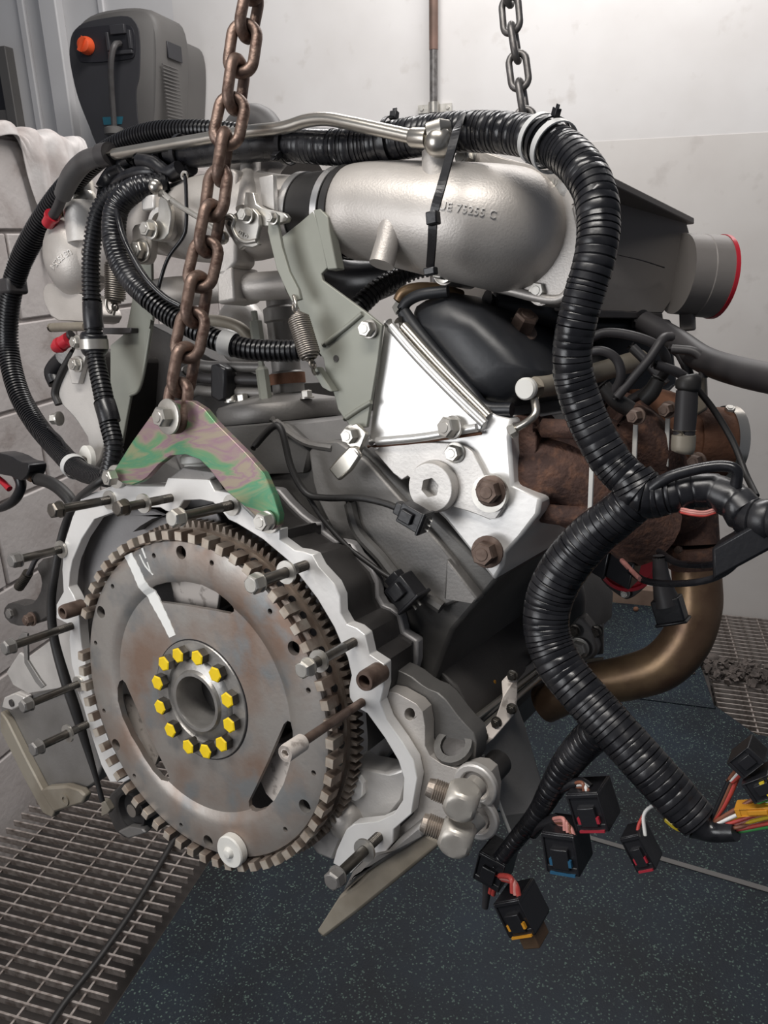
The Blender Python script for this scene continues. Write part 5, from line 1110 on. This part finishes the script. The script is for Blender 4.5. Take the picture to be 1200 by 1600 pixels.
q = ((862, 1240, .055), (880, 1230, .05), (905, 1222, .047), (922, 1232, .045)); build('tail', MB().tube(T(q), rpx(q, 8), 12), 'black_tape', k1, smooth=60)
k2 = connector('connector', 'black plug with blue locking keys', 886, 1318, .05, .1, 50, 66, .030, 'black_plastic', keym='key_blue'); wires(k2, (862, 1284, .052), (890, 1302, .038), ('pink_wire', 'pink_wire', 'brown_wire', 'pink_wire'), 3.4)
q = ((832, 1302, .058), (845, 1290, .054), (868, 1280, .05)); build('tail', MB().tube(T(q), rpx(q, 9), 12), 'black_tape', k2, smooth=60)
k3 = connector('connector', 'black plug with orange edge and brass terminal block', 815, 1418, .05, .45, 46, 58, .03, 'black_plastic', keym='orange_wire'); wires(k3, (780, 1370, .054), (806, 1398, .040), ('red_wire', 'pink_wire', 'red_wire'), 4.5)
c = P(833, 1458, .05); m = MB(); d = unit(P(845, 1485, .05)-c); s = unit(np.cross(d, YE)); m.box(c, d, s, YE, mm(c, 26), mm(c, 30), .022); build('terminal_block', m, 'bronze_pipe', k3, bevel=.001)
k4 = connector('connector', 'black latch plug at the end of the fork', 775, 1348, .066, -.3, 42, 52, .028, 'black_plastic'); wires(k4, (760, 1372, .06), (768, 1396, .058), ('red_wire', 'red_wire'), 4)
q = ((762, 1372, .058), (760, 1400, .06), (758, 1418, .06)); build('tape_tail', MB().tube(T(q), rpx(q, [8, 6, 5]), 10), 'dark_hose', k4, smooth=60)
k5 = connector('connector', 'small black plug with red latch and white wire', 1002, 1322, .045, .45, 30, 58, .020, 'black_plastic', keym='key_red'); 
q = ((1038, 1256, .045), (1018, 1260, .043), (1006, 1275, .041), (1008, 1305, .040)); build('wire', MB().tube(T(q), rpx(q, 3), 8), 'white_wire', k5, smooth=60)
q = ((1008, 1270, .045), (998, 1290, .043), (996, 1312, .040)); build('wire', MB().tube(T(q), rpx(q, 3), 8), 'red_wire', k5, smooth=60)
q = ((1062, 1250, .045), (1045, 1253, .045), (1036, 1257, .045)); build('bare_end', MB().tube(T(q), rpx(q, 4), 8), 'zinc', k5, smooth=60)
# loose coloured ends at the far right
q = ((1040, 1275, .035), (1060, 1288, .033), (1085, 1300, .032), (1112, 1308, .032)); hp('yellow_tape', MB().tube(T(q), rpx(q, [8, 10, 6, 3]), 8), 'yellow_wire', lowb, smooth=40)
q = [(1092, 1284, .036, 30), (1115, 1298, .034, 18), (1150, 1300, .03, 14)]; hp('branch_end', MB().tube(T([x[:3] for x in q]), rpx([x[:3] for x in q], [x[3] for x in q]), 14), 'black_tape', lowb, smooth=60)
for i, cname in enumerate(('brown_wire', 'orange_wire', 'green_wire', 'white_wire', 'yellow_wire', 'green_wire', 'red_wire', 'pink_wire', 'yellow_wire', 'brown_wire', 'red_wire', 'green_wire')):
    o = i-5.5; q = ((1112, 1294+o*1.2, .034), (1150, 1282+o*3.2, .03+.002*(i % 3)), (1190, 1268+o*4.6, .028+.003*(i % 2)), (1240, 1255+o*5.5, .02)); hp('loose_wire', MB().tube(T(q), rpx(q, 3.2), 8), cname, lowb, smooth=60)
for i, (x1, y1, cname) in enumerate(((1132, 1250, 'brown_wire'), (1140, 1246, 'red_wire'), (1126, 1255, 'black_plastic'))):
    q = ((1108, 1290, .036), (x1-6, y1+8, .034), (x1+18, y1-45, .033)); hp('loose_wire', MB().tube(T(q), rpx(q, 4), 8), cname, lowb, smooth=60)
k6 = connector('connector', 'black plug with yellow key above the coloured wires', 1168, 1182, .033, -.75+PI, 30, 46, .020, 'black_plastic'); wires(k6, (1140, 1222, .033), (1158, 1200, .030), ('brown_wire', 'white_wire', 'red_wire'), 3.5)
k7 = connector('connector', 'black plug at the right edge of the picture', 1192, 1222, .03, -1.0+PI, 32, 46, .020, 'black_plastic', keym='yellow_wire')
k8 = connector('connector', 'orange frame plug among coloured wires', 1180, 1262, .028, -1.3+PI, 12, 56, .012, 'orange_wire')

# ---- left looms
l1 = [(440, 222, .15, 14), (380, 208, .145, 14), (330, 203, .135, 14), (290, 203, .13, 15), (240, 207, .13, 16), (190, 224, .132, 16), (140, 258, .135, 17), (95, 305, .14, 18), (55, 365, .145, 18), (28, 420, .15, 17), (14, 480, .15, 16), (13, 545, .15, 16), (28, 610, .14, 16), (55, 660, .13, 16), (90, 702, .11, 16), (125, 735, .08, 16), (168, 748, .05, 14)]
ll = thing('corrugated_conduit', 'black corrugated conduit looping round the outside left of the engine', 'conduit', P(13, 545, .15))
build('conduit', MB().corr(T([q[:3] for q in l1]), rpx([q[:3] for q in l1], [q[3] for q in l1]), .0046, .16, 18), 'black_plastic', ll, smooth=40)
c = P(19, 448, .15); m = MB(); m.box(c, unit(P(30, 446, .15)-c), YE, (0, 0, 1), mm(c, 34), .03, mm(c, 24)); build('clip', m, 'dark_hose', ll, bevel=.004)
band(116, 729, .09, 130, 740, .08, 18, 16, 'white_tape', 'tape_band', ll); 
q = ((75, 668, .12), (95, 685, .11), (105, 705, .10), (108, 720, .10)); build('tie_tail', MB().tube(T(q), rpx(q, 2.5), 6), 'black_plastic', ll, smooth=60)
l2 = [(205, 292, .10, 14), (175, 305, .09, 14), (155, 330, .082, 14), (146, 370, .078, 14), (142, 420, .075, 14), (145, 500, .07, 14), (150, 560, .066, 14), (160, 610, .06, 15), (170, 660, .055, 15), (178, 700, .05, 15), (170, 745, .045, 15)]
l2t = thing('corrugated_conduit', 'black corrugated conduit hanging straight down the left with a silver clamp', 'conduit', P(145, 500, .07))
build('conduit', MB().corr(T([q[:3] for q in l2]), rpx([q[:3] for q in l2], [q[3] for q in l2]), .0046, .15, 18), 'black_plastic', l2t, smooth=40)
q = ((144, 470, .072), (145, 495, .07), (147, 512, .07)); build('sleeve', MB().tube(T(q), rpx(q, 15), 16), 'black_tape', l2t, smooth=60)
q = ((146, 518, .07), (146, 524, .07), (147, 535, .07), (148, 548, .07), (149, 556, .07)); build('fitting', MB().tube(T(q), rpx(q, [14, 20, 20, 20, 15]), 20, 4), 'black_plastic', l2t, smooth=40)
band(147, 538, .07, 149, 560, .07, 20.5, 15, 'zinc', 'silver_clamp', l2t)
q = ((163, 628, .058), (168, 645, .056), (172, 660, .055)); build('tape', MB().tube(T(q), rpx(q, 16.5), 16), 'black_tape', l2t, smooth=60)
l3 = [(262, 285, .10, 15), (232, 290, .085, 17), (205, 300, .075, 18), (183, 325, .068, 18), (178, 365, .064, 18), (187, 405, .06, 18), (207, 440, .058, 17), (235, 468, .058, 17), (262, 490, .06, 17), (300, 512, .062, 17), (340, 532, .066, 17), (385, 545, .072, 17), (430, 548, .08, 17), (470, 547, .088, 17), (505, 535, .10, 17), (545, 495, .125, 17), (590, 452, .15, 16), (640, 425, .17, 15), (680, 415, .18, 15)]
l3t = thing('corrugated_conduit', 'black corrugated conduit crossing behind the left chain with a white tape band', 'conduit', P(300, 512, .062))
build('conduit', MB().corr(T([q[:3] for q in l3]), rpx([q[:3] for q in l3], [q[3] for q in l3]), .0050, .18, 18), 'black_plastic', l3t, smooth=40)
build('taped_length', MB().corr(T([q[:3] for q in l3[1:8]]), rpx([q[:3] for q in l3[1:8]], [q[3]+1 for q in l3[1:8]]), .004, .05, 18, sharp=False, jitter=.3), 'black_tape', l3t, smooth=50)
band(357, 537, .068, 380, 544, .072, 18.5, 22, 'white_tape', 'tape_band', l3t)
# bunch of taped leads at upper left
lb_ = thing('taped_leads', 'tangle of black taped leads below the breather pipe at upper left', 'wiring', P(215, 290, .12))
for q, w in ((((185, 290, .13), (205, 268, .12), (240, 262, .12), (275, 275, .12), (300, 262, .115)), 11), (((160, 300, .13), (180, 270, .14), (215, 255, .13), (250, 250, .12)), 14), (((215, 250, .10), (240, 255, .10), (262, 270, .10), (280, 262, .10)), 11),
             (((180, 330, .12), (178, 300, .11), (195, 278, .10), (230, 268, .10), (260, 274, .11)), 10), (((168, 312, .13), (172, 297, .14), (182, 287, .15)), 17), (((170, 300, .085), (182, 330, .06), (195, 375, .05), (225, 430, .045), (255, 462, .05), (282, 478, .055)), 4.5), (((205, 248, .11), (190, 258, .11), (200, 275, .11)), 9)):
    build('lead', MB().tube(T(q), rpx(q, w), 12), 'black_tape', lb_, smooth=60)

# ---- chains
def link_mesh(p, w, d, n=10):
    """oval link: inner length p, outer width w, wire d; lies in the xz plane, long side z"""
    R_ = (w-d)/2; H = (p+d)/2-R_+0.0; pts = []
    for k in range(13): t = PI*k/12; pts.append(np.array([R_*math.cos(t), 0, H+R_*math.sin(t)]))
    for k in range(13): t = PI+PI*k/12; pts.append(np.array([R_*math.cos(t), 0, -H+R_*math.sin(t)]))
    N = len(pts); v = []
    for i in range(N):
        t = unit(pts[(i+1) % N]-pts[i-1]); s = np.cross(t, (0, 1, 0))
        for k in range(n): a = 2*PI*k/n; v.append(pts[i]+d/2*(math.cos(a)*s+math.sin(a)*np.array([0, 1, 0])))
    f = [(i*n+k, i*n+(k+1) % n, ((i+1) % N)*n+(k+1) % n, ((i+1) % N)*n+k) for i in range(N) for k in range(n)]
    m = MB(); m.add(v, f); return m
def chain(name, lab, a, b, p, w, d, m, base, phase=PI/4):
    """hangs in world space between two points given in engine axes"""
    a, b = E2W(a), E2W(b); root = thing(name, lab, 'chain', b, 'W', 'lifting chains'); dirv = unit(b-a); L = np.linalg.norm(b-a); n = int(L/p)+1
    s0 = unit(np.cross(dirv, FWW)); t0 = np.cross(dirv, s0); me = None
    for k in range(n):
        c = b-dirv*(p*.5-d*.3+p*k); ang = phase+(PI/2 if k % 2 else 0)+rnd.uniform(-.3, .3)
        x = math.cos(ang)*s0+math.sin(ang)*t0; z = unit(-dirv+.06*rnd.uniform(-1, 1)*s0); x = unit(x-z*(x@z)); y = np.cross(z, x)
        if me is None: o = build('link', link_mesh(p, w, d), m, root, smooth=60, offset=(0, 0, 0)); me = o.data
        else: o = bpy.data.objects.new('link', me); COL.objects.link(o); o.parent = root
        c = c-b; o.matrix_local = Matrix(((x[0], y[0], z[0], c[0]), (x[1], y[1], z[1], c[1]), (x[2], y[2], z[2], c[2]), (0, 0, 0, 1)))
    return root
FWW = MC @ np.array([0, 0, 1.])
CB = P(273, 655, .004); CT = P(404, -60, .10); dC = (depth(CB)+depth(CT))/2; CT = CT+(CT-CB)*1.1
pl_ = 56*dC/F
chain('lifting_chain', 'rusty brown steel chain at left bolted to the rainbow lifting bracket', CT, CB, pl_, .0335, .0106, 'chain_rust', 0, .25)
CB2 = P(824, 200, .46); CT2 = P(786, -70, .47); pl2 = 43*depth(CB2)/F; CT2 = CT2+(CT2-CB2)*2.2; CB2 = P(849, 388, .46)
chain('lifting_chain', 'clean grey steel chain at right rising behind the black loom', CT2, CB2, pl2, .030, .0086, 'chain_grey', 0, .3)

# ---- loose flange bolts, half drawn out of the housing
def loose_bolt(lab, hole, head, washer=None, rpx_=12, head_h=.010, m='bolt_dark', hm='bolt_dark', socket=False, shank=None, cat='bolt'):
    h = P(*hole, YF); best = None
    for y in np.linspace(-.15, .01, 161):
        q = np.array([h[0], y, h[2]]); e = np.linalg.norm(pix(q)-np.array(head))
        if best is None or e < best[0]: best = (e, y)
    y = best[1]; c = np.array([h[0], y, h[2]]); r = mm(c, rpx_); root = thing('flange_bolt', lab, cat, c, 'E', 'loose bolts round the housing flange')
    sr = r*.56; L = YF+.012-y
    mb = MB(); mb.lathe([(sr, 0), (sr, L*.62), (sr*.93, L*.63), (sr*.93, L+.006), (sr*.7, L+.008)], c, YE, 20); build('shank', mb, m, root, smooth=40)
    mb = MB(); q0 = L*.64
    while q0 < L: mb.ringlathe([(sr*.9, q0), (sr*1.0, q0+.0006), (sr*.9, q0+.0012)], c, YE, 16); q0 += .0016
    if washer is None or True: build('thread', mb, m, root, smooth=0)
    mb = MB()
    if socket:
        mb.lathe([(r, 0), (r, -head_h*1.5), (r*.92, -head_h*1.7), (r*.56, -head_h*1.7)], c, YE, 32, caps=False)
        hx = [[c+np.array([r*.5*math.cos(t), -hh, r*.5*math.sin(t)]) for t in np.linspace(0, 2*PI, 6, endpoint=False)] for hh in (head_h*1.7, head_h*.9)]
        mb.prism(circ(c-YE*head_h*1.7, r*.93, 30), (0, .0004, 0), [hx[0]]); mb.loft(hx, caps=False); hd = build('head', mb, hm, root, smooth=20)
        mb = MB(); mb.prism(hx[1], (0, .001, 0)); build('socket', mb, 'black_plastic', hd)
    else:
        mb.lathe([(r*1.05, 0), (r*1.05, -.0012)], c, YE, 24); mb.lathe([(r, 0), (r, -head_h*.85), (r*.86, -head_h)], c, YE, 6, rnd.uniform(0, 1)); mb.lathe([(r*.8, -head_h), (r*.7, -head_h*1.0-.0004)], c, YE, 20); build('head', mb, hm, root, smooth=25)
    if washer is not None:
        best = min(((np.linalg.norm(pix(np.array([h[0], yy, h[2]]))-np.array(washer)), yy) for yy in np.linspace(y, YF-.001, 120)))
        wc = np.array([h[0], best[1], h[2]]); wr = r*1.22; mb = MB(); mb.ringlathe([(sr*1.04, -.0012), (wr, -.0012), (wr, .0012), (sr*1.04, .0012)], wc, unit((.06*rnd.uniform(-1, 1), 1, .06*rnd.uniform(-1, 1))), 28)
        build('washer', mb, 'zinc', root, smooth=30)
    return root
loose_bolt('long black bolt with washer at the top left corner of the flange', (172, 781), (95, 797), (172, 781), 13)
loose_bolt('black bolt with mid-shank washer under the left foot of the lifting bracket', (267, 778), (196, 793), (224, 787), 13)
loose_bolt('pale headed long bolt reaching down over the top flywheel teeth', (363, 789), (281, 805), (363, 789), 15, hm='zinc')
loose_bolt('pale headed bolt with washer at upper right of the flywheel rim', (478, 883), (403, 905), (446, 890), 16, hm='zinc')
loose_bolt('pale headed bolt with washer at the right of the rim above the rusty dowel', (553, 1003), (483, 1042), (498, 1032), 15, hm='zinc')
loose_bolt('brown socket head bolt crossing the right rim of the flywheel', (566, 1097), (470, 1156), None, 14, m='bolt_rust', hm='light_plate', socket=True, head_h=.012)
loose_bolt('bolt with washer at the bottom right corner of the flange', (592, 1307), (526, 1366), (566, 1325), 16, hm='dull_alu')
loose_bolt('bolt with washer at far left beside the hanging stud', (97, 858), (30, 874), (95, 858), 12, hm='dull_alu')
loose_bolt('bolt at far left passing through the folded tab', (112, 978), (22, 1012), None, 12, hm='dull_alu')
loose_bolt('bare bolt below the folded tab at far left', (124, 1068), (47, 1098), (124, 1068), 11, hm='dull_alu')
loose_bolt('lowest left bolt with a washer halfway along its shank', (136, 1132), (64, 1168), (107, 1148), 12, hm='dull_alu')
def elbow_fitting(lab, tip, body, ring):
    """forged block with rounded corners, a thread out of its side and a neck into the foot plate"""
    c = P(*body, -.006); a = P(*tip, -.014); b = P(ring[0], ring[1], .014); root = thing('elbow_fitting', lab, 'pipe fitting', c, 'E', 'pale elbow fittings in the foot plate')
    d = unit(a-c); e = unit(YE-d*(d@YE)); f = np.cross(d, e); h = mm(c, 26); N = 9; mb = MB()
    for ax, ay, az in ((d, e, f), (e, f, d), (f, d, e)):
        for sg in (-1, 1):
            v = []
            for i in range(N+1):
                for j in range(N+1):
                    p = az*sg*h+ax*h*(2*i/N-1)+ay*h*(2*j/N-1); L = np.linalg.norm(p); v.append(c+p*min(1, 1.27*h/L))
            mb.add(v, [(i*(N+1)+j, i*(N+1)+j+1, (i+1)*(N+1)+j+1, (i+1)*(N+1)+j) for i in range(N) for j in range(N)])
    build('body', mb, 'plug_steel', root, smooth=33)
    r = mm(c, 17); L = np.linalg.norm(a-c)-h*.9; o = c+d*h*.9; prof = [(r*.92, 0)]; q0 = .001
    while q0 < L-.005: prof += [(r*.92, q0), (r*1.02, q0+.0008), (r*.92, q0+.0016)]; q0 += .0018
    prof += [(r*.9, L-.004), (r*.8, L), (r*.55, L+.0005), (r*.5, L-.004)]; mb = MB(); mb.lathe(prof, o, d, 24); build('thread', mb, 'gear_steel', root, smooth=0)
    mb = MB(); mb.lathe([(r*1.05, 0), (r*1.05, np.linalg.norm(b-c))], c, b-c, 20); build('neck', mb, 'plug_steel', root, smooth=40)
elbow_fitting('upper of the two pale threaded elbow fittings in the foot plate', (668, 1229), (722, 1250), (746, 1226))
elbow_fitting('lower of the two pale threaded elbow fittings in the foot plate', (660, 1284), (714, 1306), (746, 1276))

# ---- spray gun hanging at far left
gun = thing('spray_gun', 'black spray gun with red trigger and hose at the far left edge', 'spray gun', P(20, 760, .20))
m = MB(); q = rounded(PP(((-40, 715), (-10, 706), (15, 712), (30, 722), (45, 724), (46, 735), (40, 748), (30, 752), (12, 742), (-40, 738)), .19), 1); m.prism(q, (0, .03, 0)); build('gun_body', m, 'black_plastic', gun, bevel=.004)
q = ((28, 740, .205), (33, 758, .205), (27, 775, .205), (14, 788, .205), (-6, 795, .205), (-30, 790, .205)); build('trigger_guard', MB().tube(T(q), rpx(q, [9, 8, 8, 7, 6, 6]), 12), 'black_plastic', gun, smooth=60)
q = ((-12, 742, .205), (3, 752, .205), (15, 764, .205)); build('trigger', MB().tube(T(q), rpx(q, 5), 10), 'red_plastic', gun, smooth=60, label='red trigger')
c = P(42, 741, .205); d = unit(P(62, 750, .205)-c); m = MB(); r = mm(c, 8); m.lathe([(r, 0), (r, mm(c, 6)), (r*.8, mm(c, 7)), (r*1.1, mm(c, 9)), (r*1.1, mm(c, 16)), (r*.9, mm(c, 20))], c, d, 6); build('fitting', m, 'bronze_pipe', gun, smooth=30)
q = ((58, 748, .205), (80, 755, .205), (98, 768, .205), (112, 786, .205), (118, 815, .205), (112, 860, .21)); build('hose', MB().tube(T(q), rpx(q, 10), 14), 'black_rubber', gun, smooth=60)
